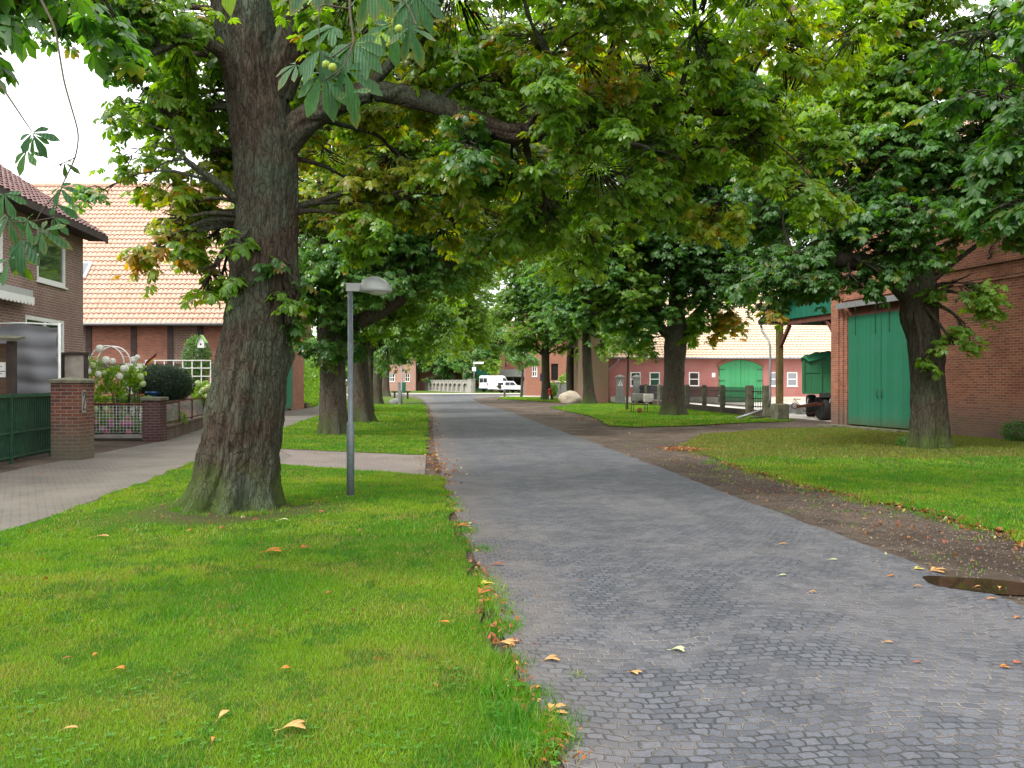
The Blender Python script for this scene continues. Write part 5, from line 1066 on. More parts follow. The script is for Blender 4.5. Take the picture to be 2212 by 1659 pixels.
# --- arcaded concrete wall at the junction
aw0 = Vector((-16.9,154,0)); aw1 = Vector((-6.2,124,0)); u = (aw1-aw0); L = u.length; ww = thing('arcaded_wall', 'grey rendered wall with a row of blind arches beyond the junction', 'wall', aw0, math.atan2(u.y,u.x))
m = MB(); N = 11; seg = (L-4)/N; Hh = 1.75
wall(m, (0,0,0), (1,0,0), (0,-1,0), L, Hh, [(i*seg+.35,(i+1)*seg-.35,.12,1.35) for i in range(N)]+[(L-3.3,L-1.0,.12,1.35)], .3)
for i in range(N+1):
    a, b = (i*seg+.35,(i+1)*seg-.35) if i < N else (L-3.3,L-1.0)
    c_ = (a+b)/2; hw2 = (b-a)/2
    for k in range(8):      # rounded arch heads
        q0, q1 = -1+k/4, -1+(k+1)/4; z0, z1 = 1.35-.3*q0*q0, 1.35-.3*q1*q1
        m.add([(c_+q0*hw2,-.001,z0),(c_+q1*hw2,-.001,z1),(c_+q1*hw2,-.001,1.352),(c_+q0*hw2,-.001,1.352)], [[0,1,2,3]])
m.box(-.1,L+.1,-.08,.38,Hh,Hh+.12); m.box(0,L,.3,.35,0,Hh)
for i in range(N+1): m.box(i*seg-.17,i*seg+.17,-.07,-.003,0,Hh)
m.build('arcade', M['concrete'], ww)
d = MB(); d.box(L+.12,L+1.6,-.25,.4,0,1.9); d.box(L+.05,L+1.7,-.3,.45,1.9,2.0); d.build('pier', M['concrete'], ww)
d = MB(); d.box(0,5.2,0,.3,0,1.55); d.box(-.05,5.25,-.05,.35,1.55,1.62); o = d.build('garden_wall', M['concrete']); o.location = (-21.5,150,0); tag(o, 'low plain grey wall running left from the arcaded wall', 'wall')
d = MB(); d.box(0,2.85,0,.25,0,1.65); d.box(-.04,2.9,-.04,.29,1.65,1.72); o = d.build('garden_wall', M['concrete']); o.location = (1.35,111,0); tag(o, 'grey concrete wall right of the white vehicles, behind the hydrant chestnut', 'wall')
gw = thing('garden_wall', 'old garden wall with pale capped piers behind the boulder', 'wall', (4.05,92.5,0))
d = MB(); d.box(0,3.6,.1,.35,0,1.35)
d.build('wall_panel', M['rock'], gw)
for x in (0,.95,1.9,2.85,3.6):
    d = MB(); d.box(x-.2,x+.2,0,.45,0,1.55); p = d.build('pier', M['rock'], gw); d = MB(); d.box(x-.27,x+.27,-.07,.52,1.55,1.68,bev=.03); d.build('cap', M['plinth'], p)
# ------------------------------------------------------------------ shrubs and hedges
def shrub(name, label, cat, c, r, n, size, pal='g', col=None, nl=1, flowers=(), group=None, shape='ball', seed=0, kind=None, fl_name='flower_head', stems=True, core=False, parent=None, base=None):
    """leafy volume; flowers: list of (dx,dy,dz,r,colour)"""
    rr = np.random.default_rng(seed); r = np.array(r if hasattr(r,'__len__') else (r,r,r), float)
    u = nrm(rr.normal(size=(n,3))); rad = rr.uniform(.72,1.03,(n,1))*(1+.12*(fbm(u[:,0]*3+seed,u[:,1]*3,u[:,2]*3,seed)[:,None]-.5)*2)
    P = u*rad*r
    if shape == 'box': P = rr.uniform(-1,1,(n,3)); ax = rr.integers(0,3,n); sg = rr.choice([-1,1],n); P[np.arange(n),ax] = sg*rr.uniform(.8,1.06,n); u = P/np.abs(P).max(1,keepdims=True); P = P*r; P += (rr.random((n,3))-.5)*.1
    lo, hi, _ = PAL[pal] if col is None else (np.array(col[0]), np.array(col[1]), 0)
    m = rr.random((n,1)); t_ = lo*(1-m)+hi*m
    fw = nrm(rr.normal(size=(n,3))+u*.8+np.array([0,0,.3])); up = nrm(u+rr.normal(size=(n,3))*.5)
    lg = Geo(); lg.add(*leafgeo(P, fw, up, size*rr.uniform(.7,1.3,n), t_, nl if nl > 1 else 3, 0, None, spread=.9 if nl == 1 else 2.0))
    root = thing(name, label, cat, (c[0],c[1],base or 0), 0, group) if parent is None else None
    if core: q = MB(); q.lathe([(0,-r[2]*.8)]+[(r[0]*.8*math.sin(a*math.pi/10), -r[2]*.8*math.cos(a*math.pi/10)) for a in range(1,10)]+[(0,r[2]*.8)], 20, M=Matrix.Translation((0,0,c[2]-(base or 0)))@Matrix.Diagonal((1,r[1]/r[0],1,1))); q.build('dark_core', M['yew_core'], root)  # solid core added inside the leaves, inner shade put into its dark colour
    zc = c[2]-(base or 0)
    me = lg.mesh('foliage', False); f = link('foliage', me, M['leaf'], root); f.location = (0,0,zc)
    if stems:
        s_ = MB()
        for k in range(5):
            a = rr.uniform(0,6.28); e = (math.cos(a)*r[0]*.5, math.sin(a)*r[1]*.5, zc+r[2]*.3)
            s_.tube([(e[0]*.15,e[1]*.15,0),(e[0]*.6,e[1]*.6,zc*.6),e], [.02,.015,.008], 5)
        s_.build('stem', M['bark'], root)
    for i, (dx,dy,dz,fr,colf) in enumerate(flowers):
        nn = 190; v = nrm(rr.normal(size=(nn,3))); q = Geo(); cc = np.array(colf); k = rr.uniform(.82,1.1,(nn,1))
        q.add(*leafgeo(v*fr*.85, nrm(np.cross(v, rr.normal(size=(nn,3)))), v, np.full(nn, fr*.34), cc*k, 4, 0, None, spread=2.3))
        fo = link(fl_name, q.mesh(fl_name, False), M['petal'], root); fo.location = (dx,dy,zc+dz)
    return root
# clipped yew, hydrangeas, pots
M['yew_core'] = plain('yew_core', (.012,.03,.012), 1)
c = at(352,831,27.5); shrub('yew_bush', 'dark clipped rounded yew bush behind the brick post', 'bush', (c.x,c.y,c.z), (.95,.8,.66), 30000, .045, col=((.008,.03,.012),(.02,.06,.022)), seed=3, base=.03, core=True)
WH = (.95,.95,.87); LM = (.6,.7,.34); PK = (.62,.2,.3); PR = (.5,.16,.3)
fl = []
for (x,y,r_,col_) in ((155,788,.14,WH),(187,773,.15,WH),(219,753,.15,WH),(179,795,.12,LM),(232,778,.16,WH),(247,780,.12,WH),(204,789,.13,LM),(196,803,.11,WH),(216,808,.12,WH),(270,796,.13,WH),(292,778,.15,WH),(300,772,.11,WH),(262,813,.13,WH),(307,813,.13,LM),(312,829,.12,LM),(228,805,.1,LM)):
    fl.append((x,y,r_,col_))
def hyd(label, cx_, cy_, Y, rr_, n, flw, seed, pal='l', group=None, cat='hydrangea'):
    c = at(cx_,cy_,Y); f2 = []
    for (x,y,r_,col_) in flw:
        p = at(x,y,Y-.25); f2.append((p.x-c.x, p.y-c.y-.1, p.z-c.z, r_*.9, col_))
    return shrub('hydrangea', label, cat, (c.x,c.y,c.z), rr_, n, .13, pal, nl=1, flowers=f2, seed=seed, base=.03, group=group)
hyd('tall white hydrangea left of the rose arch, above the numbered pillar', 190, 822, 25.6, (.72,.3,.78), 620, [f for f in fl if f[0] < 226], 5)
hyd('white hydrangea under the rose arch beside the pots', 254, 824, 25.8, (.42,.3,.52), 340, [f for f in fl if f[0] >= 226 and f[0] < 275], 6)
hyd('white hydrangea between the rose arch and the clipped yew', 296, 812, 26, (.24,.25,.45), 170, [f for f in fl if f[0] >= 275], 7)
hyd('pale green hydrangea at the right end of the garden fence beside the chestnut', 440, 850, 31.5, (.5,.4,.45), 500, [(430,828,.15,LM),(442,842,.15,LM),(452,836,.14,LM),(436,848,.12,LM),(448,856,.13,LM),(460,848,.12,LM)], 8)
hyd('pink hydrangea growing behind the wire mesh beside the numbered pillar', 245, 920, 25.95, (.85,.3,.42), 1300, [(206,912,.13,PK),(243,909,.1,PK),(244,918,.12,PR),(270,914,.14,PK),(284,915,.13,PK),(234,932,.13,PK),(281,934,.13,PK),(224,925,.12,(.55,.3,.4)),(232,872+10,.1,LM),(278,902,.09,PK),(210,883,.1,LM)], 9, pal='g')
hyd('pink hydrangea behind the slatted side fence', 372, 905, 26.8, (.5,.3,.35), 260, [(357,878,.14,PK),(368,880,.1,PK)], 10, pal='g')
c = at(258,893,26.5); shrub('low_hedge', 'low leafy green hedge behind the wire mesh fence', 'hedge', (c.x,c.y,c.z), (1.05,.25,.5), 5000, .075, 'g', seed=11, shape='box', base=.03)
c = at(432,727+30,34.5)
def pot(label, x, y, Y, r, h, mat, ry=0, grp=None):
    p = at(x,y,Y); d = MB(); d.lathe([(r*.7,0),(r*.95,h*.8),(r*1.08,h*.82),(r*1.08,h),(r*.92,h),(r*.85,h*.75),(0,h*.75)], 18); o = d.build('flower_pot', M[mat]); o.location = p; tag(o, label, 'flower pot', grp); return o
# a bench-high shelf carries the pots
pz = at(275,875,27.0)
d = MB(); d.box(-.9,1.1,-.25,.25,pz.z-.04,pz.z); 
for x in (-.8,1.0): d.box(x-.04,x+.04,-.2,.2,.03,pz.z-.04)
o = d.build('plant_shelf', M['timber']); o.location = (pz.x,pz.y,0); tag(o, 'dark wooden plant shelf carrying the pots behind the hedge', 'shelf')
pot('small dark blue flower pot left of the terracotta pot', 267, 874, 26.9, .15, .3, 'blue', grp='flower pots on the shelf'); pot('terracotta flower pot between two blue pots', 297, 874, 26.85, .2, .34, 'terracotta', grp='flower pots on the shelf')
pot('large blue flower pot beside the clipped yew', 332, 874, 26.95, .24, .42, 'blue', grp='flower pots on the shelf')
p = at(318,872,26.75); d = MB(); d.lathe([(0,0),(.08,.02),(.11,.09),(.09,.16),(0,.2)], 14); o = d.build('white_ball', M['white']); o.location = p; tag(o, 'small white ceramic ball beside the large blue pot', 'garden ball')
p = at(276,822,26.2); shrub('red_geranium', 'small plant with red blooms between the white hydrangeas', 'plant', (p.x,p.y,p.z), (.18,.15,.15), 120, .07, 'g', flowers=[(0,-.1,.08,.1,(.6,.03,.02)),(.1,-.05,.0,.08,(.6,.04,.02))], seed=14, base=.03)
# rose arch
ra = thing('rose_arch', 'white metal garden arch standing before the timber framed barn', 'garden arch', (at(231,823,29).x,29,.03))
for dy in (0,.5):
    r_ = .56*29/29; zt = at(231,747,29).z-.03; rad = 37*29/F; d = MB()
    pts = [(-rad,dy,0),(-rad,dy,zt-rad)]+[(-rad*math.cos(a*math.pi/12),dy,zt-rad+rad*math.sin(a*math.pi/12)) for a in range(1,12)]+[(rad,dy,zt-rad),(rad,dy,0)]
    d.tube(pts, .022, 8); d.build('hoop', M['white'], ra)
d = MB()
for k in range(9): 
    a = k*math.pi/8; d.bar((-rad*math.cos(a),0,zt-rad+rad*math.sin(a)),(-rad*math.cos(a),.5,zt-rad+rad*math.sin(a)),.015)
for z in (.4,.8,1.2): 
    for s_ in (-rad,rad): d.bar((s_,0,z),(s_,.5,z),.015)
d.build('rungs', M['white'], ra)
# trellis of squares, and white picket fence
ty = 33; x0, x1 = at(315,0,ty).x, at(455,0,ty).x; zt, zb = at(0,779,ty).z, at(0,832,ty).z
tl = thing('trellis', 'white square lattice trellis between the yew and the leaning chestnut', 'trellis', (x0,ty,.03)); W = x1-x0
d = MB(); xs = [W*k/7 for k in (0,1,2,3,4,5,6,7)]
for x in xs: d.box(x-.018,x+.018,-.018,.018,zb-.4 if x not in (xs[0],xs[-1]) else -.05,zt)
for z in (zt-.02,(zt*2+zb)/3,(zt+2*zb)/3,zb): d.box(-.02,W+.02,-.036,-.019,z-.018,z+.018)
d.build('lattice', M['white'], tl)
pf = thing('picket_fence', 'short white picket fence between the arch and the trellis', 'fence', (at(268,0,30.5).x,30.5,.03))
d = MB(); W = 43*30.5/F; zt = at(0,786,30.5).z
for k in range(11): x = W*k/10; d.prism([(x-.025,.2),(x+.025,.2),(x+.025,zt-.05),(x,zt),(x-.025,zt-.05)], -.01, .01)
for z in (.5,zt-.35): d.box(-.05,W+.05,.012,.04,z,z+.06)
d.build('pickets', M['white'], pf)
# climbing conifer with bird house
c = at(425,782,35); shrub('conifer', 'narrow dark climbing conifer against the half-timbered wall', 'tree', (c.x,c.y,c.z), (.62,.5,1.15), 2600, .09, 'd', seed=21, base=.03)
c = at(425,850,34); 
p = at(436,742,33.6); bh = thing('bird_house', 'small white bird house with a bright green pitched roof on a pole', 'bird house', (p.x,p.y,.03))
d = MB(); d.tube([(0,0,0),(0,0,p.z-.22)], .022, 8); d.build('pole', M['timber'], bh)
d = MB(); d.box(-.13,.13,-.11,.11,p.z-.2,p.z+.02); d.prism([(-.13,p.z+.02),(.13,p.z+.02),(0,p.z+.24)], -.11, .11); d.build('box', M['white'], bh)
M['lime'] = plain('lime_green_paint', (.25,.5,.12), .5)
d = MB(); 
for s_ in (-1,1): d.add([(0,-.16,p.z+.31),(0,.16,p.z+.31),(s_*.2,.16,p.z-.0),(s_*.2,-.16,p.z-.0),(0,-.16,p.z+.28),(0,.16,p.z+.28),(s_*.19,.16,p.z-.03),(s_*.19,-.16,p.z-.03)], [[0,1,2,3],[4,5,6,7],[0,3,7,4],[1,2,6,5],[2,3,7,6]])
d.build('roof', M['lime'], bh)
d = MB(); Mx = Matrix.Translation((0,-.112,p.z-.06))@Matrix.Rotation(R(90),4,'X'); d.lathe([(.035,0),(.035,.004)], 12, M=Mx); d.build('entrance_hole', M['gap_shade'], bh)  # dark disc on the front, painted for the shade in the hole
# small tricolour flag
p = at(322,785,28); fg = thing('garden_flag', 'small black, red and gold flag on a stick by the rose arch', 'flag', (p.x,p.y,.03))
d = MB(); d.tube([(-.15,0,0),(-.12,0,p.z-.1),(.2,0,p.z+.22)], .012, 6); d.build('stick', M['timber'], fg)
for k,(mm) in enumerate(('yellow','red','black')):
    d = MB(); vs = []
    for i in range(7):
        for j in (0,1): vs.append((-.18+.06*i+.03*(k+j), .02*math.sin(i), p.z-.18+.045*i+.075*(k+j)))
    d.add(vs, [[2*i,2*i+1,2*i+3,2*i+2] for i in range(6)], True); st = d.build('stripe', M[mm], fg, fix=False); md = st.modifiers.new('t','SOLIDIFY'); md.thickness = .004
# --- numbered brick gate pillar
gp = thing('gate_pillar', 'old brick gate pillar with concrete cap and house number 2', 'pillar', (-9.58,18.55,0))
rp = random.Random(3)
d = MB(); d.box(-.31,.31,-.28,.36,0,1.66)
d.build('shaft', M['brick_pillar'], gp)
d = MB(); d.box(-.36,.36,-.33,.41,1.66,1.72); d.add([(-.36,-.33,1.72),(.36,-.33,1.72),(.36,.41,1.72),(-.36,.41,1.72),(0,.04,1.80)], [[0,1,4],[1,2,4],[2,3,4],[3,0,4]]); d.build('cap', M['concrete_moss'], gp)
d = MB(); d.box(.312,.325,-.19,-.03,1.02,1.5); d.box(.312,.318,-.22,.0,1.0,1.52) if False else None; pl = d.build('number_plate', M['concrete'], gp)
# the digit 2 cut as a ribbon
d = MB(); P2 = [(-.165,1.38),(-.15,1.44),(-.11,1.465),(-.07,1.44),(-.058,1.385),(-.075,1.32),(-.115,1.23),(-.16,1.12),(-.165,1.09)]
# seen from the road the +y side is to the right
P2 = [(y, z) for y, z in P2]
for i in range(len(P2)-1): d.bar((.331,P2[i][0],P2[i][1]),(.331,P2[i+1][0],P2[i+1][1]),.008,.022,up=(0,P2[i+1][1]-P2[i][1],-(P2[i+1][0]-P2[i][0])))
d.bar((.331,-.172,1.085),(.331,-.05,1.085),.008,.024,up=(0,0,1)); d.build('digit', M['dark_metal'], pl)
# --- green gate
ga, gb = Vector((-10.5,19.4,0)), Vector((-10.05,16.0,0)); u = gb-ga; L = u.length
gg = thing('garden_gate', 'dark green metal bar gate beside the numbered pillar', 'gate', ga, math.atan2(u.y,u.x))
d = MB(); d.box(0,L,-.02,.02,1.36,1.40); d.box(0,L,-.02,.02,.12,.16); d.box(0,L,-.015,.015,.62,.65); d.box(0,.05,-.03,.03,.0,1.44); d.box(L/2+.3-.03,L/2+.3+.03,-.03,.03,.0,1.44); d.box(L-.05,L,-.03,.03,0,1.44); d.build('frame', M['green_paint'], gg)
d = MB(); n = int(L/.095)
for k in range(n): x = .09+k*.095; d.box(x-.016,x+.016,-.055,-.022,.08,1.43)
d.build('pickets', M['green_paint'], gg)
# --- mesh fence, purple pillar, side fence on its low wall
mf = thing('mesh_fence', 'low wire mesh fence between the numbered pillar and the purple brick post', 'fence', (-12.3,25.0,0))
d = MB(); W = 2.1; d.tube([(-.7,0,1.02),(W,0,1.02)], .035, 8); d.build('rail', M['rust'], mf)
d = MB()
for k in range(29): x = -.7+k*.1; d.bar((x,0,.22),(x,0,1.0),.009)
for k in range(10): z = .2+k*.085; d.bar((-.7,-.008,z),(W,-.008,z),.009)
d.build('wire_mesh', M['white'], mf)
d = MB(); d.box(-.8,W,-.08,.1,0,.13); d.build('kerb', M['terracotta_kerb'] if 'terracotta_kerb' in M else M['concrete'], mf)
bp = thing('brick_post', 'purple brown brick fence post with flat concrete cap', 'pillar', (-10.07,24.0,0))
d = MB(); d.box(-.24,.24,-.24,.24,0,1.16); d.build('shaft', M['brick_purple'], bp); d = MB(); d.box(-.29,.29,-.29,.29,1.16,1.25,bev=.02); d.build('cap', M['concrete_moss'], bp)
fa, fb = Vector((-9.95,24.3,0)), Vector((-12.75,38.3,0)); u = fb-fa; L = u.length
sf = thing('slatted_fence', 'low garden fence of fine bars on a brown retaining wall', 'fence', fa, math.atan2(u.y,u.x))
M['brown_render'] = plain('brown_render', (.12,.085,.065), .95, var=.3, sc=2, bump=.4)
d = MB(); d.box(0,L,-.1,.12,0,.36); d.box(0,L,-.13,.15,.36,.41); d.build('retaining_wall', M['brown_render'], sf)
nb = 6
d = MB(); d.box(0,L,-.02,.02,1.06,1.11)
for k in range(nb+1): x = L*k/nb; d.box(x-.03 if k else x,x+.03,-.03,.03,.41,1.06)
d.box(0,L,-.02,.02,.47,.50); d.build('frame', M['rust'], sf)
for b in range(nb):
    d = MB()
    for k in range(13): z = .53+k*.04; d.bar((L*b/nb+.04,0,z),(L*(b+1)/nb-.04,0,z),.014,.02)
    for k in range(12): x = L*b/nb+.04+(L/nb-.08)*k/11; d.bar((x,.01,.5),(x,.01,1.06),.006)
    d.build('bar_panel', M['zinc'], sf)
# --- tarpaulin windbreak, display case, board
tw_ = thing('windbreak', 'dark grey quilted tarpaulin windbreak in front of the brick house', 'screen', (-12.0,20.6,0))
vs = []; nx, nz = 22, 46
for j in range(nz):
    z = .2+2.85*j/(nz-1)
    for i in range(nx):
        x = -1.4+2.42*i/(nx-1); vs.append((x, -.06*abs(math.sin(z*7.6))-.02*math.sin(i*.9+j*.2)-.03*math.sin(i*.5), z+.03*math.sin(i*.6)-(.06 if i > nx-3 and j > nz-3 else 0)))
fs = [[j*nx+i,j*nx+i+1,(j+1)*nx+i+1,(j+1)*nx+i] for j in range(nz-1) for i in range(nx-1)]
MB().add(vs, fs, True).build('tarpaulin', M['tarp_grey'], tw_, fix=False)
d = MB(); d.tube([(-1.4,-.02,3.07),(.2,-.03,3.1),(1.04,-.02,3.06)], .02, 8); d.tube([(1.06,0,0),(1.06,0,3.1)], .035, 8); d.tube([(-1.42,0,0),(-1.42,0,3.1)], .035, 8); d.build('frame', M['white'], tw_)
bb = thing('board_screen', 'beige board in a dark wooden frame behind the numbered pillar', 'screen', (-11.25,21.4,0))
d = MB(); d.box(-.1,.03,-.05,.05,0,2.35); d.box(.42+.1,.42+.17,-.05,.05,0,2.35); d.box(-.1,.6,-.06,.06,2.351,2.42); d.build('frame', M['timber'], bb)
d = MB(); d.box(.031,.519,-.02,.02,.1,2.35); d.build('board', M['beige'], bb)
d = MB(); d.box(-.2,-.11,-.05,.05,0,2.3); o = d.build('white_post', M['white']); o.location = (-11.3,21.35,0); tag(o, 'plain white post at the right edge of the grey windbreak', 'post')
nb_ = thing('notice_case', 'weathered wooden notice case with a paper sheet behind the green gate', 'notice board', (-11.2,18.2,0), R(4))
d = MB(); d.box(-.8,.42,-.04,.08,.5,2.5); d.build('board', M['old_planks'], nb_)
d = MB(); d.box(.43,.56,-.08,.1,0,2.55); d.box(-.93,-.81,-.08,.1,0,2.55); d.build('post', M['timber'], nb_)
d = MB(); d.add([(-1.0,-.22,2.62),(.68,-.22,2.55),(.68,.2,2.62),(-1.0,.2,2.7),(-1.0,-.22,2.67),(.68,-.22,2.6),(.68,.2,2.67),(-1.0,.2,2.75)], [[0,1,2,3],[4,5,6,7],[0,1,5,4],[1,2,6,5],[2,3,7,6],[3,0,4,7]]); d.build('roof', M['concrete_moss'], nb_)
d = MB(); d.box(.12,.4,-.06,-.045,1.78,2.1); pn = d.build('paper', M['paper'], nb_)
d = MB()
for k in range(5): d.box(.16,.16+.06+.13*((k*7)%3)/2+.04,-.066,-.0605,1.8+k*.05,1.815+k*.05)
d.build('print_lines', M['black'], pn)
# --- street lamps
def lamp(label, x, y, z0=0, h=3.17, rz=0):
    o = thing('street_lamp', label, 'street lamp', (x,y,0), rz, 'grey street lamps')
    d = MB(); d.lathe([(.056,-.02),(.056,.9),(.054,1.07),(.052,1.09),(.037,1.11),(.037,h-.16)], 24); 
    d.build('pole', M['galv'], o)
    d = MB(); d.lathe([(.06,0),(.06,.03),(.058,.035)], 20); d.build('base_ring', M['concrete'], o)
    # arm: square end box reaching into the hood
    d = MB(); d.box(-.06,.22,-.05,.05,h-.165,h-.045,bev=.012); d.build('arm', M['lamp_grey'], o)
    # hood: flattened dome, brim cut flat
    pr = []; a_, b_ = .215, .17; vs = []; n = 28; rows = 8
    for j in range(rows+1):
        t_ = j/rows*math.pi/2
        for k in range(n):
            q = 2*math.pi*k/n; vs.append((.375+a_*1.13*math.cos(q)*math.cos(t_)-.03*math.sin(t_), .19*math.sin(q)*math.cos(t_), h-.17+.225*math.sin(t_)))
    fs = [[j*n+k,j*n+(k+1)%n,(j+1)*n+(k+1)%n,(j+1)*n+k] for j in range(rows) for k in range(n)]+[[k for k in range(n)][::-1]]
    d = MB(); d.add(vs, fs, True); hd = d.build('hood', M['lamp_grey'], o)
    d = MB(); vs = []
    for j in range(6):
        t_ = j/5*math.pi/2
        for k in range(20): q = 2*math.pi*k/20; vs.append((.40+.14*math.cos(q)*math.cos(t_), .13*math.sin(q)*math.cos(t_), h-.172-.05*math.sin(t_)))
    d.add(vs, [[j*20+k,j*20+(k+1)%20,(j+1)*20+(k+1)%20,(j+1)*20+k] for j in range(5) for k in range(20)]+[list(range(20))], True); d.build('lens', M['lens'], hd)
    return o
p = g(757,1075); l1 = lamp('grey street lamp with domed hood standing on the near lawn beside the leaning chestnut', p[0], p[1])
def copytree(o, parent=None):
    c = o.copy(); C.objects.link(c); c.parent = parent
    for ch in list(o.children): copytree(ch, c)
    return c
l2 = copytree(l1); p = at(867.6,875,60); l2.location = (p.x,60,0); l2['label'] = 'distant grey street lamp by the rock and plank bench'
# --- rocks, bench, cabinets, hydrant
def rockobj(name, label, cat, x, y, Y, sx, sy, sz, mat, seed):
    n = 40; th = np.linspace(0,np.pi,18); ph = np.linspace(0,2*np.pi,n,endpoint=False); T,P_ = np.meshgrid(th,ph,indexing='ij')
    X,Yy,Z = np.sin(T)*np.cos(P_), np.sin(T)*np.sin(P_), np.cos(T)
    f = 1+.28*(fbm(X*1.6+seed,Yy*1.6,Z*1.6,seed,3)-.5)*2+.05*(fbm(X*6,Yy*6,Z*6,seed+2,3)-.5)
    f = np.minimum(f, 1.08/np.maximum(np.abs(X*.8+Z*.6),.3)*.86); f = np.minimum(f, .84/np.maximum(-X*.45+Z*.9,.2))
    V = np.stack([X*f*sx,Yy*f*sy,np.maximum(Z*f,-.55)*sz+.5*sz],-1).reshape(-1,3)
    i,k = np.meshgrid(np.arange(17),np.arange(n),indexing='ij'); k2=(k+1)%n
    Q = np.stack([i*n+k,(i+1)*n+k,(i+1)*n+k2,i*n+k2],-1).reshape(-1,4)
    o = link(name, npmesh(name,V,Q,smooth=True), M[mat]); p = at(x,y,Y); o.location = (p.x,Y,0); tag(o,label,cat); return o
rockobj('boulder','large pale boulder lying on the far right-hand grass','boulder',1231,871,66,.84,.7,.68,'boulder',3)
rockobj('rock','small grey rock at the foot of the distant lamp','rock',855,874,61.5,.48,.35,.34,'rock',7)
p = at(866.5,862.6,79); bn = thing('bench', 'dark plank bench on two posts beyond the distant lamp', 'bench', (p.x,79,0), R(4))
d = MB(); d.box(-.88,.88,-.2,.2,.66,.76); d.build('seat', M['timber'], bn)
for x in (-.6,.6): d = MB(); d.box(x-.08,x+.08,-.15,.15,0,.66); d.build('leg', M['timber'], bn)
p = at(862.5,874,60.6); d = MB(); d.box(-.09,.09,-.1,.1,0,1.55); d.box(-.1,.1,-.11,.11,1.55,1.6); o = d.build('grey_post', M['zinc']); o.location = (p.x,p.y,0); tag(o,'short square grey post right beside the distant lamp','post')
p = at(872,850,78); lb = thing('litter_bin','small green litter bin on a post behind the distant lamp','litter bin',(p.x,78,0))
d = MB(); d.box(-.18,.18,-.15,.15,.75,1.6,bev=.03); d.build('bin', M['green_door'], lb); d = MB(); d.tube([(0,.18,0),(0,.18,1.65)],.03,8); d.build('post', M['zinc'], lb)
p = at(1192,865,74); hy_ = thing('hydrant','red topped hydrant marker in front of the right-hand chestnut','hydrant',(1191*0+ (1188-CX)*74/F,74,0))
d = MB(); d.lathe([(.07,0),(.07,.48)],14); d.build('post', M['white'], hy_)
d = MB(); d.lathe([(.13,.48),(.14,.52),(.12,.6),(.12,.85),(.15,.88),(.15,.95),(.09,1.05),(0,1.1)],16); d.box(-.2,.2,-.05,.05,.66,.76); d.build('head', M['red'], hy_)
# blue sign behind the hydrant tree
p = at(1169,815,77.5); bs = thing('blue_sign','small square blue sign with a white mark left of the hydrant chestnut','sign',(p.x,77.5,0))
d = MB(); d.tube([(.3,.04,0),(.3,.04,2.7)],.03,8); d.build('pole', M['zinc'], bs)
d = MB(); d.box(-.1,.38,-.01,.01,p.z-.33,p.z+.35); pn = d.build('panel', M['sign_blue'], bs)
d = MB(); d.bar((.06,-.014,p.z-.2),(.06,-.014,p.z+.22),.05,.006,up=(0,1,0)); d.box(.06,.22,-.016,-.012,p.z+.17,p.z+.22); d.box(.06,.22,-.016,-.012,p.z-.02,p.z+.03); d.box(.19,.235,-.016,-.0125,p.z-.01,p.z+.2); d.build('mark', M['white'], pn)
p = at(1150,858,90); d = MB(); d.box(-.12,.12,-.12,.12,0,.7,bev=.03); o = d.build('marker_post', M['concrete_moss']); o.location = ((1090-CX)*92/F,92,0); tag(o,'low stub post on the small grass island near the crossroad','post')
# street name sign
p = at(1026,848,121); ss = thing('street_sign','street name sign on a thin pole before the arcaded wall','sign',((1024-CX)*121/F,121,0))
d = MB(); d.tube([(0,0,0),(0,0,4.6)],.04,8); d.build('pole', M['zinc'], ss); d = MB(); d.box(-.1,1.35,-.015,.015,4.15,4.42); d.build('name_blade', M['white'], ss); d = MB(); d.box(-.27,.27,-.06,-.04,3.1,3.68,bev=.02); d.build('panel', M['white'], ss)
M['dark_wall'] = plain('dark_damp_wall', (.06,.045,.032), .95, var=.3, sc=3, bump=.4)
# --- concrete post picket fence
def fpt(V): 
    r_ = (V-CX)/F; Y = (11.2+.067*40.6)/(r_+.067); return (r_*Y, Y)
pts = [fpt(v) for v in (1560.6,1521.5,1485,1452,1424,1395.5,1370.6)]
P0 = (11.35,40.7); Pe = ((1656-CX)*39.6/F, 39.6)
fn = thing('picket_fence','dark metal picket fence between mossy concrete posts before the red painted barn','fence',(P0[0],P0[1],0))
def rel(p): return Vector((p[0]-P0[0],p[1]-P0[1],0))
seq = [Pe,P0]+pts
for i, p in enumerate(seq):
    q = rel(p); s_ = .12 if i > 1 else .17; d = MB(); d.box(q.x-s_,q.x+s_,q.y-s_,q.y+s_,0,1.5,bev=.04); d.build('post', M['concrete_moss'], fn)
for i in range(len(seq)-1):
    a, b = rel(seq[i]), rel(seq[i+1]); u = (b-a).normalized(); a2, b2 = a+u*.18, b-u*.18; Z = Vector((0,0,1))
    d = MB(); d.bar(a2+Z*.17,b2+Z*.17,.2,.34); d.build('base_wall', M['dark_wall'], fn)
    d = MB(); d.bar(a2+Z*.5,b2+Z*.5,.04,.05); d.bar(a2+Z*1.2,b2+Z*1.2,.04,.05); d.bar(a2+Z*.88,b2+Z*.88,.035,.045)
    n = int((b2-a2).length/.12)
    for k in range(1,n): q = a2.lerp(b2,k/n); d.bar(q+Z*.42,q+Z*1.4,.024)
    d.build('railing', M['dark_metal'], fn)
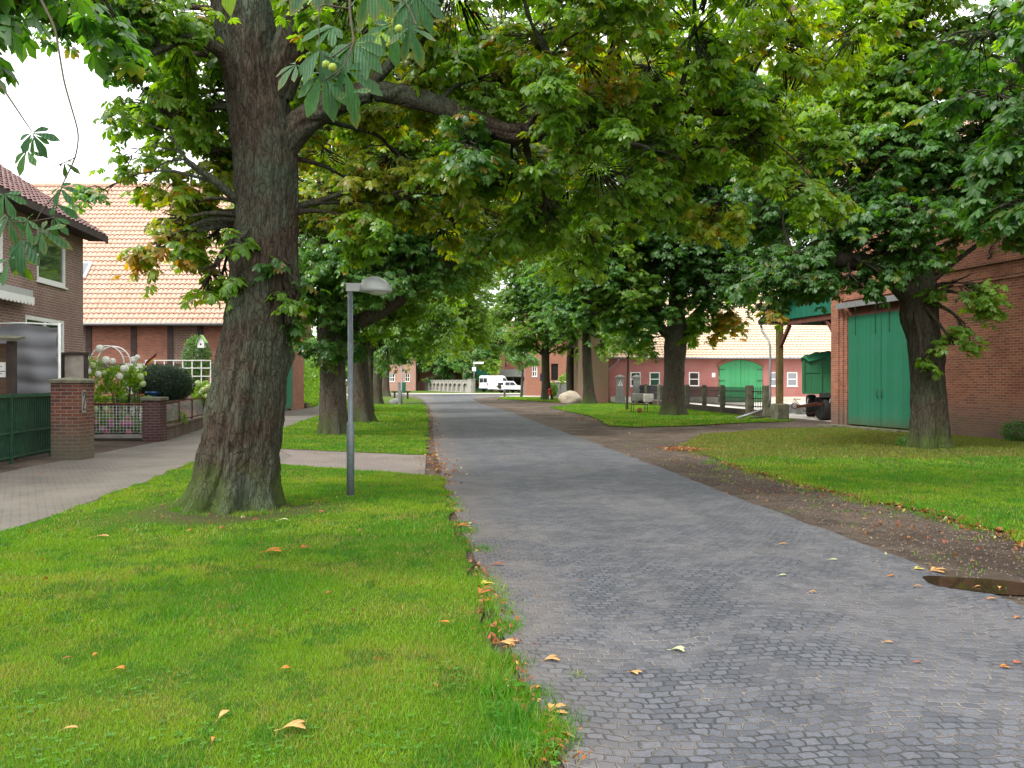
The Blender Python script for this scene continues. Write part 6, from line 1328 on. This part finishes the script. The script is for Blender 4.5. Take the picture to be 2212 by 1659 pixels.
# gate pillars of the yard with a small white triangle sign
for (V, Y, lab, tri) in ((1339,68.5*.93,'stone gate pillar with a domed cap and a small white triangle sign',True),(1402-27,64.5,'stone gate pillar at the far end of the picket fence',False)):
    p = at(V,870,Y); o = thing('gate_pillar',lab,'pillar',(p.x,Y,0),group='gate pillars of the farm yard')
    d = MB(); d.box(-.35,.35,-.3,.3,0,.6); d.box(-.24,.24,-.22,.22,.6,1.95); d.build('shaft', M['rock'], o)
    d = MB(); d.box(-.36,.36,-.33,.33,1.95,2.03); d.add([(-.36,-.33,2.03),(.36,-.33,2.03),(.36,.33,2.03),(-.36,.33,2.03),(0,0,2.2)], [[0,1,4],[1,2,4],[2,3,4],[3,0,4]]); d.build('cap', M['concrete'], o)
    if tri: d = MB(); d.prism([(-.2,1.35),(.2,1.35),(0,1.75)], -.26, -.235); s2 = d.build('triangle_sign', M['white'], o); d = MB(); d.prism([(-.03,1.42),(.03,1.42),(.02,1.6),(-.02,1.6)], -.268, -.262); d.build('mark', M['dark_metal'], s2)
for k,(V,Y,w_,lab) in enumerate(((1386,63,.75,'low grey water trough left of the other behind the picket fence'),(1412,60,.7,'low grey water trough nearer the chestnut behind the picket fence'))):
    p = at(V,0,Y); d = MB(); d.box(-w_,w_,-.3,.3,.25,.8,bev=.04); d.box(-w_*.3,w_*.3,-.32,-.302,.35,.6); 
    for x in (-w_*.7,w_*.7): d.box(x-.08,x+.08,-.25,.25,0,.25)
    o = d.build('trough', M['concrete']); o.location = (p.x,Y,0); tag(o,lab,'trough',group='grey troughs behind the fence')
# rusty table
p = g(1381,893); tb2 = thing('rusty_table','small rusty metal table frame on the grass left of the knotted chestnut','table',(p[0],p[1],0),R(8))
d = MB(); d.box(-.4,.4,-.25,.25,.46,.5); d.build('top', M['rust'], tb2)
for x in (-.37,.37):
    for y in (-.22,.22): d = MB(); d.bar((x,y,0),(x,y,.46),.03); d.build('leg', M['rust'], tb2)
d = MB(); d.lathe([(.1,0),(.14,.12),(.12,.22),(.03,.26)],10); o = d.build('clay_pot', M['terracotta']); o.location = (p[0]+.02,p[1],.026); tag(o,'small reddish clay pot under the rusty table','pot')
# --- hedge along the footpath
hd_ = []
for (x,Y,rx,ry,h,sd_,lab) in ((-13.9,57,1.0,4.6,3.0,31,'tall ivy hedge beside the footpath just past the green barn door'),(-15.8,68,1.2,6,3.4,32,'second stretch of ivy hedge farther along the footpath')):
    shrub('ivy_hedge', lab, 'hedge', (x,Y,h*.55), (rx,ry,h*.52), 7000, .16, 'g' if sd_==31 else 'l', seed=sd_, shape='box', stems=False)
d = MB(); d.box(-.12,.12,0,19,0,.32); o = d.build('hedge_kerb', M['brown_render']); o.location = (-12.85,53,0); o.rotation_euler = (0,0,R(9)); tag(o,'low brown kerb wall at the foot of the ivy hedge','wall')
shrub('bush','bright green bush growing in front of the red brick farmhouse','bush',(at(1225,0,93.6).x,93.8,1.6),(1.1,.6,.9),900,.2,'l',seed=41)
shrub('bush','dark bush creeping over the pale capped garden wall','bush',(at(1197,0,90).x,91.5,.8),(.5,.5,.8),700,.18,'g',seed=42)
shrub('bush','yellowish bush above the left end of the arcaded wall','bush',((945-CX)*150/F,152.5,2.0),(2.6,1,1.5),700,.3,'y',seed=43)
shrub('bush','dark low bush at the foot of the brick barn at the right edge','bush',(14.05,23.6,.3),(.5,.45,.32),900,.07,'d',seed=44)
shrub('bush','small seedling bush at the foot of the big dark chestnut','bush',(g(1975,968)[0],g(1975,966)[1],.12),(.35,.25,.18),120,.1,'b',nl=5,seed=45)
shrub('bush','leafy bush beside the distant farmhouse wall','bush',(at(1252,0,79).x,81,1.2),(.7,.6,1.4),700,.2,'l',seed=46)
# --- vehicles
def vehicle(name, label, cat, loc, hd, prof, W, taper, glass, wheels, r, lights, rearwin=None, doors=()):
    o = thing(name, label, cat, loc, hd); d = MB(); n = len(prof)
    zt = max(z for y,z in prof); zb_ = min(z for y,z in prof)
    def hw(z): return W/2*(1-taper*max(0,(z-zb_-(zt-zb_)*.45)/((zt-zb_)*.55))**1.3)
    vs = [(-hw(z),y,z) for y,z in prof]+[(hw(z),y,z) for y,z in prof]
    d.add(vs, [list(range(n)),list(range(n,2*n))[::-1]]+[[i,(i+1)%n,n+(i+1)%n,n+i] for i in range(n)]); b = d.build('body', M['white_car'], o)
    md = b.modifiers.new('b','BEVEL'); md.width = .06; md.segments = 3; md.limit_method = 'ANGLE'
    for poly in glass:
        for s_ in (-1,1):
            q = MB(); q.add([(s_*(hw(z)+.008),y,z) for y,z in poly], [list(range(len(poly)))]); q.build('side_window', M['car_glass'], o, fix=False)
    for (y,z) in wheels:
        for s_ in (-1,1): wheel(o, (s_*(W/2-.1),y,z), 0, r, .2, 'zinc', n=18)
    for (x0,x1,y,z0,z1,mm,nm) in lights:
        q = MB(); q.box(x0,x1,y-.02,y+.02,z0,z1); q.build(nm, M[mm], o)
    return o
vp = [(0,.42),(0,1.0),(.04,2.3),(.2,2.52),(3.4,2.55),(3.9,2.42),(4.55,1.5),(5.2,1.15),(5.3,.8),(5.3,.4)]
vn = vehicle('van','tall white delivery van seen from its rear corner beside the green gate','van',((1044-CX)*130/F,130,0),R(-43),vp,1.95,.08,[[(3.35,1.6),(4.35,1.6),(4.0,2.1),(3.35,2.2)]],[(1.0,.33),(4.4,.33)],.33,
 [(-.78,-.06,-.012,1.5,2.15,'car_glass','rear_window'),(.06,.78,-.012,1.5,2.15,'car_glass','rear_window'),(-.95,.95,-.05,.42,.6,'black','bumper'),(-.95,-.83,-.02,1.0,1.45,'red_lens','tail_light'),(.83,.95,-.02,1.0,1.45,'red_lens','tail_light'),(-.26,.26,-.025,.85,.97,'paper','number_plate'),(-.9,-.55,5.31,.8,1.0,'headlamp','headlight'),(.55,.9,5.31,.8,1.0,'headlamp','headlight')])
cp = [(0,.5),(0,1.0),(.1,1.6),(.25,1.68),(1.9,1.68),(2.45,1.12),(3.5,1.0),(3.6,.75),(3.6,.42)]
cr = vehicle('off_roader','small white off-roader with a spare wheel on its back, parked by the van','car',((1081-CX)*121/F,121,0),R(-50),cp,1.62,.12,[[(.25,1.12),(1.05,1.12),(1.05,1.52),(.3,1.52)],[(1.15,1.12),(2.15,1.12),(1.82,1.52),(1.15,1.52)]],[(.72,.34),(2.9,.34)],.34,
 [(-.6,.6,.02,1.15,1.5,'car_glass','rear_window'),(-.8,.8,-.06,.42,.58,'zinc','bumper'),(-.8,.8,3.63,.42,.6,'zinc','bumper'),(-.8,-.68,-.02,.8,1.05,'red_lens','tail_light'),(.68,.8,-.02,.8,1.05,'red_lens','tail_light'),(-.7,-.4,3.61,.78,.94,'headlamp','headlight'),(.4,.7,3.61,.78,.94,'headlamp','headlight')])
wheel(cr, (-.05,-.17,.95), R(90), .33, .2, 'white_car', 'spare_wheel', rimk=.85)
# ------------------------------------------------------------------ fallen leaves
DRY = {'tan':(.52,.28,.1),'brown':(.27,.1,.035),'orange':(.48,.17,.03),'yellow':(.55,.42,.07),'pale':(.62,.66,.3),'russet':(.38,.1,.04)}
LM_ = {}
for k_, c_ in DRY.items(): LM_[k_] = plain('dry_leaf_'+k_, c_, .7, var=.25, sc=30)
def fallen(label, x, y, col, L, ang_, n=1, group='fallen leaves'):
    px_, py_ = g(x,y); vs = []; fs = []; rr = random.Random(int(x*7+y))
    z = .03 if inpoly(np.array([px_]),np.array([py_]),LP[1])[0] or inpoly(np.array([px_]),np.array([py_]),LP[3])[0] else .014
    zb = z+(.028 if z > .02 else .004)
    for q in range(n):
        a = R(ang_)+(q-(n-1)/2)*.75; L_ = L*(1-.18*abs(q-(n-1)/2)); prof = [(0,0),(.3,.09),(.55,.17),(.78,.19),(.93,.1),(1,0)]; curl = rr.uniform(.1,.5); cu = rr.uniform(.15,.5)
        b = len(vs)
        for t_,w_ in prof:
            zz = zb + L_*(curl*.5*math.sin(t_*math.pi)*.6 + .05*t_)
            for s_ in (-1,0,1):
                lx, ly = t_*L_, s_*w_*L_
                vs.append((lx*math.cos(a)-ly*math.sin(a), lx*math.sin(a)+ly*math.cos(a), zz+abs(s_)*w_*L_*cu))
        for i in range(len(prof)-1):
            for j in range(2): fs.append([b+i*3+j,b+i*3+j+1,b+(i+1)*3+j+1,b+(i+1)*3+j])
    d = MB(); d.add(vs, fs, True); d.tube([(0,0,zb),(-L*.25*math.cos(R(ang_)),-L*.25*math.sin(R(ang_)),zb*.9)], L*.012, 5)
    o = d.build('fallen_leaf', LM_[col], fix=False); o.location = (px_,py_,0); tag(o, label, 'leaf', group); md = o.modifiers.new('s','SOLIDIFY'); md.thickness = .0015
G1 = 'fallen chestnut leaves on the lawn'; G2 = 'fallen chestnut leaves on the setts'
for a in [('curled tan leaf lying lowest on the lawn, pointing up to the right',607,1602,'tan',.13,15,2,G1),('upright pale tan leaf on the lawn near the bottom left',470,1580,'tan',.1,80,1,G1),
 ('long brown forked leaf on the lawn below the leaning trunk',570,1205,'orange',.2,10,2,G1),('small crumpled russet leaf on the lawn right of the forked one',650,1197,'russet',.11,60,2,G1),
 ('thin tan leaf on the lawn near the footpath at the left',200,1172,'tan',.17,0,1,G1),('small orange leaf on the lawn below the left side of the trunk',400,1160,'orange',.1,50,1,G1),
 ('bright orange scrap of leaf at the bottom edge of the lawn',457,1632,'orange',.05,100,1,G1),('orange leaf on the lawn left of centre, upper of a close pair',198,1440,'orange',.06,90,1,G1),
 ('brown leaf on the lawn left of centre, lower of a close pair',245,1468,'orange',.07,20,2,G1),('brown leaf at the lower left lawn edge',130,1447,'brown',.06,30,1,G1),
 ('tan curled leaf in the middle of the lawn',606,1467,'orange',.06,30,2,G1),('pale green leaf on the bare patch below the trunk',600,1135,'pale',.12,5,1,G1),('reddish leaf on the bare patch right of the trunk foot',680,1115,'russet',.14,-30,1,G1),
 ('flat tan leaf half sunk in the grass at the lower left',133,1603,'tan',.07,10,1,G1),('small brown leaf on the lawn near the road edge',945,1362,'orange',.09,-20,1,G1),('small rusty leaf on the lawn below the street lamp',700,1300,'russet',.07,45,1,G1),
 ('pale green leaf with brown stalk in the middle of the road',1450,1410,'pale',.1,-15,2,G2),('pale tan leaf on the setts left of the green one',1175,1433,'tan',.11,8,2,G2),
 ('curled orange tan leaf on the setts in front of the green one',1360,1458,'tan',.08,-35,2,G2),('small leaf lying on the dark setts in mid road',1745,1285,'tan',.07,-10,1,G2),('yellowish leaf far out on the right-hand setts',1790,1213,'pale',.08,-10,1,G2),
 ('small tan leaf on the setts near the crown of the road',1680,1180,'tan',.1,-5,1,G2),('tiny pale green leaf on the setts',1682,1248,'pale',.07,0,1,G2),('pale oblong leaf on the setts left of the puddle',1973,1272,'tan',.07,-15,1,G2),
 ('rusty leaf on the setts left of the pale oblong one',1915,1250,'orange',.08,10,1,G2),('tan leaf on the setts at the right, above the red scrap',1908,1393,'tan',.06,-20,1,G2),('small red scrap of leaf on the right-hand setts',1972,1438,'russet',.05,0,1,G2),
 ('orange brown leaf near the right edge of the picture, left of a pair',2160,1447,'orange',.06,-10,2,G2),('orange brown leaf at the right edge of the picture, right of a pair',2192,1440,'russet',.06,30,2,G2),
 ('brown leaf on the gravel beside the right edge',2190,1342,'orange',.07,20,1,G2),('large curled tan leaf lying above the puddle',2010,1238,'tan',.15,-6,3,'fallen leaves round the puddle'),('yellow and brown leaf left of the large curled one by the puddle',1975,1234,'yellow',.1,10,2,'fallen leaves round the puddle'),
 ('tan leaf standing in the puddle',2160,1277,'tan',.07,60,1,'fallen leaves round the puddle'),('small leaf floating in the middle of the puddle',2105,1273,'tan',.06,0,1,'fallen leaves round the puddle'),('brown leaf on the near rim of the puddle',2130,1300,'orange',.09,0,1,'fallen leaves round the puddle'),
 ('large yellow tan leaf among the weeds at the road edge, bottom centre',1185,1548,'tan',.12,30,3,'fallen leaves along the road edge'),('thin tan leaf below the large one at the road edge',1150,1562,'tan',.1,20,1,'fallen leaves along the road edge'),
 ('rust brown leaf in the weeds left of the large tan one',1110,1530,'brown',.09,60,2,'fallen leaves along the road edge'),('upright orange leaf at the road edge above the large tan one',1163,1500,'orange',.07,90,1,'fallen leaves along the road edge'),
 ('white and brown leaf at the road edge lower down',1207,1590,'tan',.08,-50,1,'fallen leaves along the road edge'),('long curled leaf on the setts near the verge',1075,1395,'tan',.15,-15,2,'fallen leaves along the road edge'),
 ('yellow leaf at the verge edge higher up',1035,1270,'yellow',.14,30,2,'fallen leaves along the road edge'),('reddish brown leaf at the verge edge below the yellow one',1035,1300,'russet',.14,60,2,'fallen leaves along the road edge'),
 ('small rust leaf on the setts just off the verge',1060,1225,'russet',.12,0,1,'fallen leaves along the road edge'),('orange leaf on the far verge edge',985,1140,'orange',.18,5,2,'fallen leaves along the road edge')]: fallen(*a)
# uncountable litter along the edges
LV = Geo()
def litter(P, n, sp, s0, s1, z=.02):
    P = np.array(P)
    i = rng.integers(0, len(P), n); q = P[i]+rng.normal(size=(n,2))*sp; p = np.stack([q[:,0],q[:,1],np.full(n,z)+rng.random(n)*.02],1)
    a = rng.uniform(0,6.28,n); f = np.stack([np.cos(a),np.sin(a),np.full(n,.1)],1); up = np.array([0,0,1.])+rng.normal(size=(n,3))*.3
    cs = np.array(list(DRY.values()))*.75; ci = rng.choice(len(cs), n, p=[.18,.3,.22,.05,.03,.22]); LV.add(*leafgeo(p+np.array([0,0,.015]), f, up, rng.uniform(s0,s1,n), cs[ci]*rng.uniform(.5,1,(n,1)), 2, 1, None, spread=.5))
def line(pts, n):
    out = []
    for i in range(len(pts)-1):
        for k in range(n): t_ = k/n; out.append((pts[i][0]*(1-t_)+pts[i+1][0]*t_, pts[i][1]*(1-t_)+pts[i+1][1]*t_))
    return out
litter(line(RL[2:8], 20), 330, .07, .03, .09, .03); litter(line(RL[6:11], 20), 300, .14, .06, .14)
litter(line([(5.55,7.8),(5.4,8.6),(5.3,10.9),(4.6,13.8),(4.3,17.7)], 20), 700, .13, .04, .11, .03); litter(line([(4.9,7),(4.6,9),(4.4,11),(3.9,14),(3.0,22)], 20), 260, .4, .03, .09)
litter([g(1478,972), g(1465,970), g(1490,974)], 420, .22, .06, .14, .03)
litter(line([(-1.2,15.2),(-1.9,19.5)], 10), 120, .2, .05, .12); litter([T1], 60, .6, .04, .12)
litter([g(1320,905), g(1340,908), g(1290,900), g(1500,915)], 260, 1.1, .1, .2)
litter(line([(-8.6,10),(-9.4,16)], 10), 40, .4, .04, .12); litter([(x,y) for x in np.linspace(-3,3,8) for y in np.linspace(6,30,12)], 70, 1.3, .04, .09)
litter([(x,y) for x in np.linspace(5,12,8) for y in np.linspace(9,28,12)], 160, 1.0, .04, .11, .045); litter([(x,y) for x in np.linspace(-6,-1,8) for y in np.linspace(5,26,12)], 110, 1.0, .03, .08, .045)
o = link('leaf_litter', LV.mesh('leaf_litter', False), M['litter']); tag(o, 'brown leaf litter strewn along the road edges and lawns', 'leaf litter', kind='stuff')
M['pebble'] = plain('pebble', (.12,.095,.078), .9, var=.5, sc=60)
# loose stones on the right-hand gravel
n = 9000; x = rng.uniform(2.4,5.8,n); y = rng.uniform(6,24,n)
k = (~inpoly(x,y,LP[3])) & (x > np.interp(y,[6.2,8.3,12.2,16,22],[3.95,3.8,3.35,3.05,2.4])); x, y = x[k], y[k]; n = len(x); s_ = rng.uniform(.004,.013,n)*(1+y*.03)
u = nrm(np.array([[1,0,0],[-1,0,0],[0,1,0],[0,-1,0],[0,0,1],[0,0,-1]],float)); V = (u[None]*(s_[:,None,None]*rng.uniform(.6,1.3,(n,6,1)))+np.stack([x,y,s_*.4],1)[:,None,:]).reshape(-1,3)
T = np.array([[0,2,4],[2,1,4],[1,3,4],[3,0,4],[2,0,5],[1,2,5],[3,1,5],[0,3,5]]); T = (np.arange(n)[:,None,None]*6+T[None]).reshape(-1,3)
o = link('gravel', npmesh('gravel', V, tris=T), M['pebble']); tag(o, 'small loose stones scattered over the dirt strip right of the road', 'gravel', kind='stuff')
